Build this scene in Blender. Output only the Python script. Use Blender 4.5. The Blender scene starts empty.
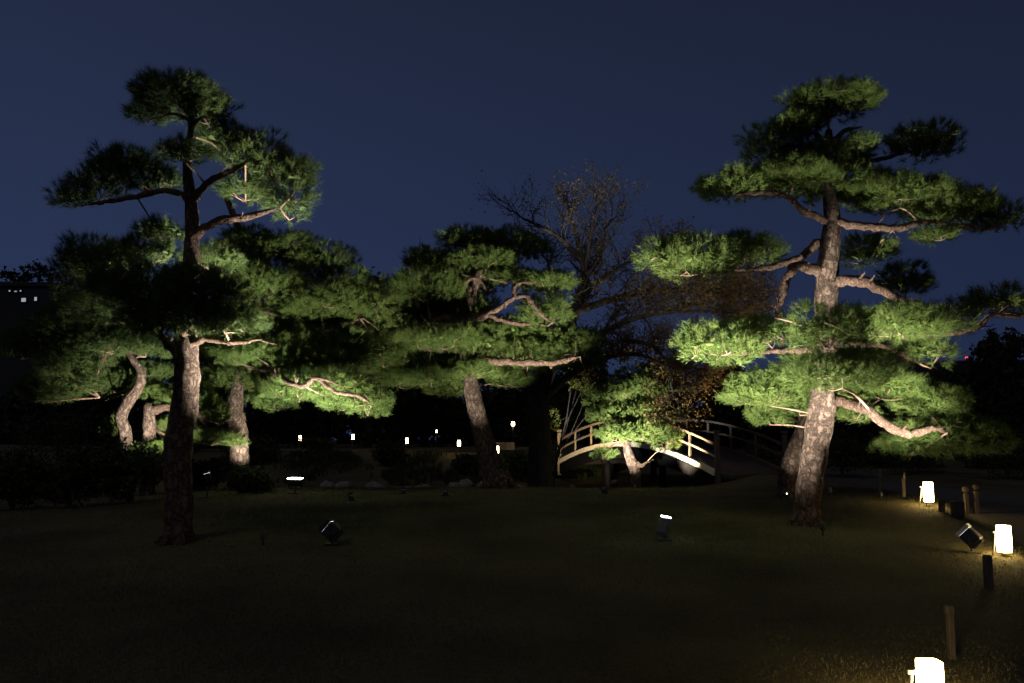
import bpy, math, random
import numpy as np
from mathutils import Vector, Matrix, Quaternion

random.seed(7)
RNG = np.random.default_rng(11)
SC = bpy.context.scene
COL = SC.collection
F = 887.0
CAMZ = 1.9
PITCH = math.atan(98.5 / F)

# ------------------------------------------------------------------ camera
cd = bpy.data.cameras.new('camera')
cam = bpy.data.objects.new('camera', cd)
COL.objects.link(cam)
cam.location = (0, 0, CAMZ)
cam.rotation_euler = (math.radians(90) + PITCH, 0, 0)
cd.sensor_width = 36.0
cd.lens = 36.0 * F / 1024.0
cd.clip_end = 3000
cd.clip_start = 0.05
SC.camera = cam

# ------------------------------------------------------------------ night sky
world = bpy.data.worlds.new('World')
SC.world = world
world.use_nodes = True
wn, wl = world.node_tree.nodes, world.node_tree.links
wn.clear()
wo = wn.new('ShaderNodeOutputWorld')
bg = wn.new('ShaderNodeBackground')
tc = wn.new('ShaderNodeTexCoord')
sep = wn.new('ShaderNodeSeparateXYZ')
wl.new(tc.outputs['Generated'], sep.inputs[0])
ramp = wn.new('ShaderNodeValToRGB')
wl.new(sep.outputs['Z'], ramp.inputs[0])
ce = ramp.color_ramp
ce.elements[0].position = 0.0
ce.elements[0].color = (0.0205, 0.0335, 0.0880, 1)
ce.elements[1].position = 1.0
ce.elements[1].color = (0.0035, 0.0045, 0.0110, 1)
for p_, c_ in ((0.12, (0.0195, 0.0310, 0.0800, 1)), (0.28, (0.0170, 0.0265, 0.0640, 1)),
               (0.42, (0.0145, 0.0215, 0.0500, 1)), (0.55, (0.0118, 0.0168, 0.0370, 1))):
    e = ce.elements.new(p_)
    e.color = c_
# the glow of the town to the left: the sky there is a little brighter
mr = wn.new('ShaderNodeMapRange')
wl.new(sep.outputs['X'], mr.inputs['Value'])
mr.inputs['From Min'].default_value = -0.45
mr.inputs['From Max'].default_value = 0.6
mr.inputs['To Min'].default_value = 1.14
mr.inputs['To Max'].default_value = 0.70
vm = wn.new('ShaderNodeVectorMath')
vm.operation = 'SCALE'
wl.new(ramp.outputs['Color'], vm.inputs[0])
wl.new(mr.outputs['Result'], vm.inputs['Scale'])
sky = wn.new('ShaderNodeTexSky')
sky.sky_type = 'NISHITA'
sky.sun_disc = False
sky.sun_elevation = math.radians(-6.0)
sky.sun_rotation = math.radians(-100.0)
vs = wn.new('ShaderNodeVectorMath')
vs.operation = 'SCALE'
vs.inputs['Scale'].default_value = 0.02
wl.new(sky.outputs['Color'], vs.inputs[0])
va = wn.new('ShaderNodeVectorMath')
va.operation = 'ADD'
wl.new(vm.outputs[0], va.inputs[0])
wl.new(vs.outputs[0], va.inputs[1])
wl.new(va.outputs[0], bg.inputs['Color'])
bg.inputs['Strength'].default_value = 1.0
wl.new(bg.outputs[0], wo.inputs['Surface'])

sd = bpy.data.lights.new('ground_fill', 'SUN')  # dim sun lamp added as fill to lift the dark ground
sd.energy = 0.15
sd.angle = math.radians(12)
sd.color = (1.0, .92, .80)
so = bpy.data.objects.new('ground_fill', sd)
COL.objects.link(so)
so.rotation_euler = (math.radians(35), math.radians(-25), 0)
SC.view_settings.view_transform = 'Standard'
SC.view_settings.look = 'None'
SC.view_settings.exposure = 0.0
SC.view_settings.gamma = 1.0
SC.cycles.max_bounces = 4
SC.cycles.diffuse_bounces = 3
SC.cycles.glossy_bounces = 2
SC.cycles.transmission_bounces = 2
SC.cycles.use_denoising = True
SC.cycles.sample_clamp_indirect = 3.0
SC.cycles.caustics_reflective = False
SC.cycles.caustics_refractive = False

# ------------------------------------------------------------------ geometry of the view
CP, SP = math.cos(PITCH), math.sin(PITCH)


def P(px, py, Y):
    """World point that stands at ground distance Y along the bearing of a measured pixel."""
    x = (px - 512.0) / F
    z = -(py - 341.5) / F
    wy = CP - SP * z
    wz = SP + CP * z
    k = Y / wy
    return Vector((x * k, Y, CAMZ + wz * k))


EDGE_Y = np.array([-20, 3.0, 5.0, 6.2, 7.5, 9.5, 12, 15, 17.5, 20, 22, 26, 32, 60, 3000], float)
EDGE_X = np.array([1.7, 2.4, 2.75, 3.02, 3.95, 5.2, 6.62, 7.62, 8.2, 8.62, 9.0, 9.5, 10.3, 14, 14], float)


def edge_x(Y):
    return np.interp(Y, EDGE_Y, EDGE_X)


def sstep(a, b, v):
    t = np.clip((v - a) / (b - a), 0, 1)
    return t * t * (3 - 2 * t)


def T(x, Y):
    """Height of the ground: a lawn mound, the pond behind it, the far bank, the path on the right."""
    x = np.asarray(x, float)
    Y = np.asarray(Y, float)
    lawn = np.interp(Y, [-50, 3.5, 6, 12, 17.5, 20.5, 24.5], [-.12, -.06, .03, .37, .66, .70, .66])
    amp = 1.0 - 0.5 * sstep(-4.5, -15, x)
    lawn = lawn * np.where(lawn > 0, amp, 1)
    lawn = lawn + 0.02 * np.sin(x * .9 + Y * .35) + 0.015 * np.sin(Y * 1.3 - x * .5)
    # pond bed and the far bank
    pond = sstep(23.6, 27.5, Y) * (1 - sstep(4.6, 6.8, x + 0.33 * (Y - 25)))
    shore = 30.6 + 0.7 * np.sin(x * .35) + 0.45 * x * (x > 0)
    bank = np.interp(Y - shore, [-2.5, -.4, 0, .25, 5.5, 12, 40, 3000], [-.9, -.7, -.1, .35, 1.42, 1.5, 1.6, 2.0])
    z = lawn * (1 - pond) + bank * pond
    far = sstep(30, 44, Y)
    z = z * (1 - far) + np.maximum(bank, .7) * far
    # little mound where the bridge lands on this side
    z = z + 0.30 * np.exp(-(((x - 6.9) / 1.3) ** 2 + ((Y - 24.3) / 1.6) ** 2))
    # path on the right lies lower than the lawn
    cut = sstep(0.10, 0.55, x - edge_x(Y))
    z = z - 0.20 * cut * (1 - sstep(28, 36, Y))
    return z


def G(px, py, y0=3.0, y1=80.0):
    """Where the sight line through a pixel meets the ground."""
    ys = np.arange(y0, y1, 0.01)
    a = P(px, py, 1.0)
    xs = a.x * ys
    zs = CAMZ + (a.z - CAMZ) * ys
    hit = np.nonzero(zs <= T(xs, ys))[0]
    Y = ys[hit[0]] if len(hit) else y1
    return Vector((a.x * Y, Y, float(T(a.x * Y, Y))))


def on_ground(px, Y):
    x = (px - 512.0) / F * Y * 1.0
    x = P(px, 440, Y).x
    return Vector((x, Y, float(T(x, Y))))


# ------------------------------------------------------------------ materials
def new_mat(name):
    m = bpy.data.materials.new(name)
    m.use_nodes = True
    nt = m.node_tree
    return m, nt.nodes, nt.links, nt.nodes['Principled BSDF']


def noise_mat(name, c1, c2, scale=6.0, rough=.85, bump=0.0, bscale=None, stretch=(1, 1, 1), detail=5.0):
    m, n, l, b = new_mat(name)
    t = n.new('ShaderNodeTexCoord')
    mp = n.new('ShaderNodeMapping')
    mp.inputs['Scale'].default_value = stretch
    l.new(t.outputs['Object'], mp.inputs[0])
    ns = n.new('ShaderNodeTexNoise')
    ns.inputs['Scale'].default_value = scale
    ns.inputs['Detail'].default_value = detail
    l.new(mp.outputs[0], ns.inputs['Vector'])
    r = n.new('ShaderNodeValToRGB')
    r.color_ramp.elements[0].position = .32
    r.color_ramp.elements[0].color = (*c1, 1)
    r.color_ramp.elements[1].position = .68
    r.color_ramp.elements[1].color = (*c2, 1)
    l.new(ns.outputs['Fac'], r.inputs[0])
    l.new(r.outputs[0], b.inputs['Base Color'])
    b.inputs['Roughness'].default_value = rough
    if bump:
        n2 = n.new('ShaderNodeTexNoise')
        n2.inputs['Scale'].default_value = bscale or scale * 3
        n2.inputs['Detail'].default_value = 6
        l.new(mp.outputs[0], n2.inputs['Vector'])
        bp = n.new('ShaderNodeBump')
        bp.inputs['Strength'].default_value = bump
        bp.inputs['Distance'].default_value = .03
        l.new(n2.outputs['Fac'], bp.inputs['Height'])
        l.new(bp.outputs[0], b.inputs['Normal'])
    return m


def bark_mat(name, plate, plate2, crack, scale=9.0):
    """Scaly pine bark: ragged upright plates at two sizes, thin broken cracks."""
    m, n, l, b = new_mat(name)
    t = n.new('ShaderNodeTexCoord')
    nz = n.new('ShaderNodeTexNoise')
    nz.inputs['Scale'].default_value = scale * .9
    nz.inputs['Detail'].default_value = 7
    nz.inputs['Roughness'].default_value = .65
    l.new(t.outputs['Object'], nz.inputs['Vector'])
    mx = n.new('ShaderNodeVectorMath')
    mx.operation = 'SCALE'
    mx.inputs['Scale'].default_value = 2.6 / scale
    l.new(nz.outputs['Color'], mx.inputs[0])
    ad = n.new('ShaderNodeVectorMath')
    ad.operation = 'ADD'
    l.new(t.outputs['Object'], ad.inputs[0])
    l.new(mx.outputs[0], ad.inputs[1])
    mp = n.new('ShaderNodeMapping')
    mp.inputs['Scale'].default_value = (1, 1, .42)
    l.new(ad.outputs[0], mp.inputs[0])
    vo = n.new('ShaderNodeTexVoronoi')
    vo.feature = 'DISTANCE_TO_EDGE'
    vo.inputs['Scale'].default_value = scale
    l.new(mp.outputs[0], vo.inputs['Vector'])
    fine = n.new('ShaderNodeTexNoise')
    fine.inputs['Scale'].default_value = scale * 2.4
    fine.inputs['Detail'].default_value = 8
    fine.inputs['Roughness'].default_value = .7
    l.new(mp.outputs[0], fine.inputs['Vector'])
    r = n.new('ShaderNodeValToRGB')
    r.color_ramp.elements[0].position = .0
    r.color_ramp.elements[0].color = (*crack, 1)
    r.color_ramp.elements[1].position = .24
    r.color_ramp.elements[1].color = (1, 1, 1, 1)
    l.new(vo.outputs['Distance'], r.inputs[0])
    r2 = n.new('ShaderNodeValToRGB')
    r2.color_ramp.elements[0].position = .34
    r2.color_ramp.elements[0].color = (*plate2, 1)
    r2.color_ramp.elements[1].position = .64
    r2.color_ramp.elements[1].color = (*plate, 1)
    l.new(fine.outputs['Fac'], r2.inputs[0])
    mm = n.new('ShaderNodeMix')
    mm.data_type = 'RGBA'
    mm.blend_type = 'MULTIPLY'
    mm.inputs[0].default_value = .8
    l.new(r2.outputs[0], mm.inputs[6])
    l.new(r.outputs[0], mm.inputs[7])
    l.new(mm.outputs[2], b.inputs['Base Color'])
    b.inputs['Roughness'].default_value = .9
    b.inputs['Specular IOR Level'].default_value = .15
    mn = n.new('ShaderNodeMath')
    mn.operation = 'MINIMUM'
    mn.inputs[1].default_value = .25
    l.new(vo.outputs['Distance'], mn.inputs[0])
    hs = n.new('ShaderNodeMath')
    hs.operation = 'MULTIPLY_ADD'
    hs.inputs[1].default_value = 2.2
    l.new(mn.outputs[0], hs.inputs[0])
    l.new(fine.outputs['Fac'], hs.inputs[2])
    bp = n.new('ShaderNodeBump')
    bp.inputs['Strength'].default_value = 1.0
    bp.inputs['Distance'].default_value = .04
    l.new(hs.outputs[0], bp.inputs['Height'])
    l.new(bp.outputs[0], b.inputs['Normal'])
    return m


def leaf_mat(name, c1, c2, scale=2.5, translucent=.3, rough=.6, spec=.2):
    m, n, l, b = new_mat(name)
    t = n.new('ShaderNodeTexCoord')
    ns = n.new('ShaderNodeTexNoise')
    ns.inputs['Scale'].default_value = scale
    ns.inputs['Detail'].default_value = 6
    ns.inputs['Roughness'].default_value = .75
    l.new(t.outputs['Object'], ns.inputs['Vector'])
    r = n.new('ShaderNodeValToRGB')
    r.color_ramp.elements[0].position = .33
    r.color_ramp.elements[0].color = (*c1, 1)
    r.color_ramp.elements[1].position = .66
    r.color_ramp.elements[1].color = (*c2, 1)
    l.new(ns.outputs['Fac'], r.inputs[0])
    l.new(r.outputs[0], b.inputs['Base Color'])
    b.inputs['Roughness'].default_value = rough
    b.inputs['Specular IOR Level'].default_value = spec
    tr = n.new('ShaderNodeBsdfTranslucent')
    l.new(r.outputs[0], tr.inputs['Color'])
    mx = n.new('ShaderNodeMixShader')
    mx.inputs[0].default_value = translucent
    l.new(b.outputs[0], mx.inputs[1])
    l.new(tr.outputs[0], mx.inputs[2])
    l.new(mx.outputs[0], n['Material Output'].inputs['Surface'])
    return m


def plain_mat(name, c, rough=.5, metal=0.0):
    return noise_mat(name, tuple(v * .8 for v in c), tuple(min(1, v * 1.15) for v in c), 14, rough)


def emit_mat(name, c, s):
    m, n, l, b = new_mat(name)
    b.inputs['Base Color'].default_value = (.8, .78, .7, 1)
    b.inputs['Emission Color'].default_value = (*c, 1)
    b.inputs['Emission Strength'].default_value = s
    return m


M = {}
M['bark'] = bark_mat('pine_bark', (.27, .19, .145), (.10, .070, .054), (.10, .08, .07), 10)
M['limb'] = bark_mat('pine_limb_bark', (.25, .165, .12), (.14, .09, .066), (.34, .29, .25), 19.0)
M['twig'] = noise_mat('pine_twig', (.18, .115, .075), (.30, .19, .13), 12)
M['needle'] = leaf_mat('pine_needles', (.052, .092, .020), (.122, .160, .042), 3.2, .25, .7, .12)
M['needle_dim'] = leaf_mat('pine_needles_deep_green', (.042, .078, .022), (.102, .136, .042), 3.2, .25, .7, .12)
M['dark_bark'] = noise_mat('old_bark', (.028, .023, .019), (.060, .049, .040), 8, .9, .8, 20, (1, 1, .3))
M['brown_leaf'] = leaf_mat('autumn_leaves', (.12, .070, .025), (.21, .15, .045), 1.4, .35)
M['yellow_leaf'] = leaf_mat('yellow_green_leaves', (.08, .10, .02), (.20, .20, .05), 3, .35)
M['dark_leaf'] = leaf_mat('evergreen_leaves', (.016, .024, .010), (.035, .048, .018), 2, .15)
M['shrub_leaf'] = leaf_mat('shrub_leaves', (.03, .045, .015), (.07, .09, .03), 2, .2)
M['wood'] = noise_mat('grey_weathered_wood', (.17, .13, .10), (.34, .27, .21), 7, .8, .4, 30, (1, 1, .25))
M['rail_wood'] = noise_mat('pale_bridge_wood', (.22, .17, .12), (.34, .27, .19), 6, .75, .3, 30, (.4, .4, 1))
M['beam_wood'] = noise_mat('cream_lit_beam', (.66, .58, .44), (.80, .72, .56), 5, .6, .2, 24)  # pale colour stands in for the beam's lamplit brightness
M['girder_wood'] = noise_mat('near_black_girder', (.004, .004, .005), (.008, .008, .009), 5, .9, .3, 24)  # colour kept near black to hold the underside dark under the lamps
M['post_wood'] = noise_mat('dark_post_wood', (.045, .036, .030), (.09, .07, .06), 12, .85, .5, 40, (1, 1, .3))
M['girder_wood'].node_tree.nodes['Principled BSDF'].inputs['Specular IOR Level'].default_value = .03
M['metal'] = plain_mat('black_metal', (.022, .022, .024), .45)
M['grey_metal'] = plain_mat('grey_metal', (.12, .12, .125), .5)
M['steel'] = plain_mat('pale_steel', (.50, .49, .47), .4)
M['stone'] = noise_mat('shore_stone', (.16, .15, .14), (.34, .32, .29), 4, .85, .7, 12)
M['gravel'] = noise_mat('path_gravel', (.060, .052, .042), (.10, .088, .072), 40, .95, .6, 90)
M['rope'] = plain_mat('hemp_rope', (.28, .24, .18), .9)
M['paper'] = emit_mat('lit_paper', (1.0, .80, .46), 20.0)
M['far_paper'] = emit_mat('far_lit_paper', (1.0, .74, .36), 16.0)
M['amber'] = emit_mat('amber_lamp', (1.0, .55, .18), 1.6)
M['lens'] = emit_mat('flood_lens', (.92, 1.0, .95), 18.0)
M['dimlens'] = emit_mat('dim_flood_lens', (.92, 1.0, .95), 6.0)
M['hidlens'] = emit_mat('faint_flood_lens', (.92, 1.0, .95), .06)  # glow set very low so the lens doesn't show
M['red'] = emit_mat('red_beacon', (1.0, .05, .10), 1.8)
def paper_mat(name, h0, h1, lo, hi, c):
    # paper glowing round a bulb: brightest at the middle, warmer and weaker at both ends
    m = emit_mat(name, c, hi)
    n, l = m.node_tree.nodes, m.node_tree.links
    t = n.new('ShaderNodeTexCoord')
    sp = n.new('ShaderNodeSeparateXYZ')
    l.new(t.outputs['Object'], sp.inputs[0])
    mr_ = n.new('ShaderNodeMapRange')
    l.new(sp.outputs['Z'], mr_.inputs['Value'])
    mr_.inputs['From Min'].default_value = h0
    mr_.inputs['From Max'].default_value = h1
    r = n.new('ShaderNodeValToRGB')
    e_ = r.color_ramp.elements
    e_[0].position, e_[0].color = 0, (lo, lo, lo, 1)
    e_[1].position, e_[1].color = 1, (lo * 1.3, lo * 1.3, lo * 1.3, 1)
    x = e_.new(.42)
    x.color = (1, 1, 1, 1)
    l.new(mr_.outputs['Result'], r.inputs[0])
    ml = n.new('ShaderNodeMath')
    ml.operation = 'MULTIPLY'
    ml.inputs[1].default_value = hi
    l.new(r.outputs[0], ml.inputs[0])
    l.new(ml.outputs[0], n['Principled BSDF'].inputs['Emission Strength'])
    return m


M['paper'] = paper_mat('lit_paper', .02, .42, .32, 60.0, (1.0, .70, .26))
M['window'] = emit_mat('lit_window', (.85, .93, 1.0), .35)
M['concrete'] = noise_mat('dark_concrete', (.02, .02, .022), (.035, .035, .038), .4, .9)


# ------------------------------------------------------------------ builders
def add_obj(name, mesh, mat, parent=None, loc=None):
    o = bpy.data.objects.new(name, mesh)
    COL.objects.link(o)
    if mat is not None:
        mesh.materials.append(mat)
    if parent is not None:
        o.parent = parent
    elif loc is not None:
        o.location = loc
    return o


def tag(o, label=None, cat=None, group=None, kind=None):
    if label:
        o['label'] = label
    if cat:
        o['category'] = cat
    if group:
        o['group'] = group
    if kind:
        o['kind'] = kind
    return o


def thing(name, label, cat, loc, group=None, rz=0.0):
    o = bpy.data.objects.new(name, None)
    COL.objects.link(o)
    o.location = loc
    o.rotation_euler = (0, 0, rz)
    o.empty_display_size = .2
    return tag(o, label, cat, group)


def tri_mesh(name, V):
    """V: (n,3,3) loose triangles."""
    n = len(V)
    me = bpy.data.meshes.new(name)
    me.vertices.add(n * 3)
    me.vertices.foreach_set('co', np.ascontiguousarray(V, dtype=np.float32).ravel())
    me.loops.add(n * 3)
    me.loops.foreach_set('vertex_index', np.arange(n * 3, dtype=np.int32))
    me.polygons.add(n)
    me.polygons.foreach_set('loop_start', np.arange(n, dtype=np.int32) * 3)
    me.polygons.foreach_set('loop_total', np.full(n, 3, dtype=np.int32))
    me.update(calc_edges=True)
    return me


class MB:
    def __init__(self):
        self.v, self.f, self.s = [], [], []

    def add(self, v, f, smooth=False):
        o = len(self.v)
        self.v += [tuple(p) for p in v]
        self.f += [tuple(i + o for i in q) for q in f]
        self.s += [smooth] * len(f)

    def box(self, c, size, rot=None, bevel=0.0):
        hx, hy, hz = (s / 2 for s in size)
        b = min(bevel, hx * .8, hy * .8, hz * .8)
        R = rot or Matrix.Identity(3)
        c = Vector(c)
        if b <= 0:
            pts = [(sx * hx, sy * hy, sz * hz) for sz in (-1, 1) for sx, sy in ((-1, -1), (1, -1), (1, 1), (-1, 1))]
            fs = [(3, 2, 1, 0), (4, 5, 6, 7)] + [(i, (i + 1) % 4, 4 + (i + 1) % 4, 4 + i) for i in range(4)]
            self.add([c + R @ Vector(p) for p in pts], fs)
            return
        rings = []
        for z, ins in ((-hz, b), (-hz + b, 0), (hz - b, 0), (hz, b)):
            x, y = hx - ins, hy - ins
            k = b * .7 if ins == 0 else b * .5
            rings.append([(-x + k, -y, z), (x - k, -y, z), (x, -y + k, z), (x, y - k, z),
                          (x - k, y, z), (-x + k, y, z), (-x, y - k, z), (-x, -y + k, z)])
        pts = [c + R @ Vector(p) for r in rings for p in r]
        fs = [tuple(range(7, -1, -1)), tuple(range(24, 32))]
        for k in range(3):
            for i in range(8):
                j = (i + 1) % 8
                fs.append((k * 8 + i, k * 8 + j, k * 8 + 8 + j, k * 8 + 8 + i))
        self.add(pts, fs)

    def tube(self, pts, rad, seg=8, wob=0.0, rnd=None, cap=True):
        pts = [Vector(p) for p in pts]
        n = len(pts)
        rings = []
        d = (pts[1] - pts[0]).normalized()
        up = Vector((0, 0, 1)) if abs(d.z) < .9 else Vector((1, 0, 0))
        a = d.cross(up).normalized()
        for i in range(n):
            d = (pts[min(i + 1, n - 1)] - pts[max(i - 1, 0)]).normalized()
            a = (a - d * a.dot(d)).normalized()
            b = d.cross(a)
            for k in range(seg):
                t = 2 * math.pi * k / seg
                r = rad[i] * (1 + (rnd.uniform(-wob, wob) if wob else 0))
                rings.append(pts[i] + a * (math.cos(t) * r) + b * (math.sin(t) * r))
        fs = []
        for i in range(n - 1):
            for k in range(seg):
                j = (k + 1) % seg
                fs.append((i * seg + k, i * seg + j, (i + 1) * seg + j, (i + 1) * seg + k))
        if cap:
            fs.append(tuple(range(seg - 1, -1, -1)))
            fs.append(tuple(range((n - 1) * seg, n * seg)))
        self.add(rings, fs, True)

    def build(self, name, mat, parent=None, loc=None):
        me = bpy.data.meshes.new(name)
        me.from_pydata(self.v, [], self.f)
        me.polygons.foreach_set('use_smooth', self.s)
        me.update()
        return add_obj(name, me, mat, parent, loc)


def spline(pts, rad, step=.10):
    """Catmull-Rom through pts with radii, resampled."""
    pts = [Vector(p) for p in pts]
    if len(pts) == 2:
        pts.insert(1, (pts[0] + pts[1]) / 2)
        rad = [rad[0], (rad[0] + rad[1]) / 2, rad[1]]
    out, rr = [], []
    n = len(pts)
    for i in range(n - 1):
        p0, p1, p2, p3 = pts[max(i - 1, 0)], pts[i], pts[i + 1], pts[min(i + 2, n - 1)]
        k = max(2, int((p2 - p1).length / step))
        for j in range(k):
            t = j / k
            q = 0.5 * ((2 * p1) + (p2 - p0) * t + (2 * p0 - 5 * p1 + 4 * p2 - p3) * t * t
                       + (3 * p1 - p0 - 3 * p2 + p3) * t ** 3)
            out.append(q)
            rr.append(rad[i] + (rad[i + 1] - rad[i]) * t)
    out.append(pts[-1])
    rr.append(rad[-1])
    return out, rr


def unit(v):
    return v / np.maximum(np.linalg.norm(v, axis=-1, keepdims=True), 1e-9)


def needles(C, A, n=20, L=.125, w=.0075, a0=.15, a1=1.15):
    """Tufts at points C with shoot axes A: n thin triangular needles each."""
    m = len(C)
    A = unit(A)
    ref = np.where(np.abs(A[:, 2:3]) < .9, np.array([[0, 0, 1.0]]), np.array([[1.0, 0, 0]]))
    U = unit(np.cross(A, ref))
    W = np.cross(A, U)
    th = RNG.uniform(a0, a1, (m, n))
    ph = RNG.uniform(0, 2 * np.pi, (m, n))
    D = (A[:, None] * np.cos(th)[..., None] + (U[:, None] * np.cos(ph)[..., None] + W[:, None] * np.sin(ph)[..., None])
         * np.sin(th)[..., None])
    S = unit(np.cross(D, RNG.normal(size=(m, n, 3))))
    ln = L * RNG.uniform(.65, 1.15, (m, n, 1))
    base = C[:, None] + A[:, None] * RNG.uniform(-.03, .07, (m, n, 1))
    tip = base + D * ln
    tip[..., 2] -= .12 * ln[..., 0] * np.sin(th)
    tri = np.stack([base + S * w * .5, base - S * w * .5, tip], axis=2)
    return tri.reshape(-1, 3, 3)


def pad_tufts(c, a, b, h, dens=1.0):
    """Shoot tips of one clipped pine pad: a flat-bottomed dome of small clumps."""
    K = max(8, int(math.pi * a * b / .030 * dens))
    r = np.sqrt(RNG.uniform(0, 1, K))
    t = RNG.uniform(0, 2 * np.pi, K)
    dome = np.sqrt(np.maximum(1 - r * r, 0.0))
    lay = RNG.uniform(-.85, .85, K)
    rough = 1 + .13 * np.sin(t * 3 + c[0] * 5) + .09 * np.sin(t * 7 + c[2] * 9)
    cx = c[0] + a * r * np.cos(t) * rough * .93
    cy = c[1] + b * r * np.sin(t) * rough * .93
    cz = c[2] + h * (lay * (dome * .75 + .25) - .12 * r * r)
    CC = np.stack([cx, cy, cz], 1)
    nt = 9
    v = RNG.normal(size=(K, nt, 3))
    v = unit(v)
    v[..., 2] = np.abs(v[..., 2]) * 1.1 - .30
    v = unit(v)
    rc = RNG.uniform(.18, .34, (K, 1, 1)) * min(1.0, .55 + a * .35)
    vs_ = v * rc * np.array([1, 1, min(.75, .35 + h)])
    C = (CC[:, None] + vs_).reshape(-1, 3)
    out = np.stack([(cx - c[0]) / a, (cy - c[1]) / b, np.zeros(K)], 1)[:, None] * .5
    A = (v * .65 + out + np.array([0, 0, .62]) + RNG.normal(size=(K, nt, 3)) * .16).reshape(-1, 3)
    # an even brush of shoots over the dome and round the rim
    ns = int(K * 5)
    d = unit(RNG.normal(size=(ns, 3)) * np.array([1, 1, .8]) + np.array([0, 0, .25]))
    wob = 1 + .10 * np.sin(d[:, :1] * 6 + c[0] * 5) + .08 * np.sin(d[:, 1:2] * 9 + c[2] * 7)
    Cs = np.array(c) + d * np.array([a, b, h]) * wob * RNG.uniform(.86, 1.04, (ns, 1))
    Cs[:, 2] = np.maximum(Cs[:, 2], c[2] - h * .62)
    As = d * np.array([.75, .75, .5]) + np.array([0, 0, .55]) + RNG.normal(size=(ns, 3)) * .2
    return np.concatenate([C, Cs]), np.concatenate([A, As]), CC


def closest(pt, lines):
    best, bd = None, 1e9
    for ln in lines:
        for q in ln:
            d = (q - pt).length
            if d < bd:
                best, bd = q, d
    return best, bd


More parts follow.
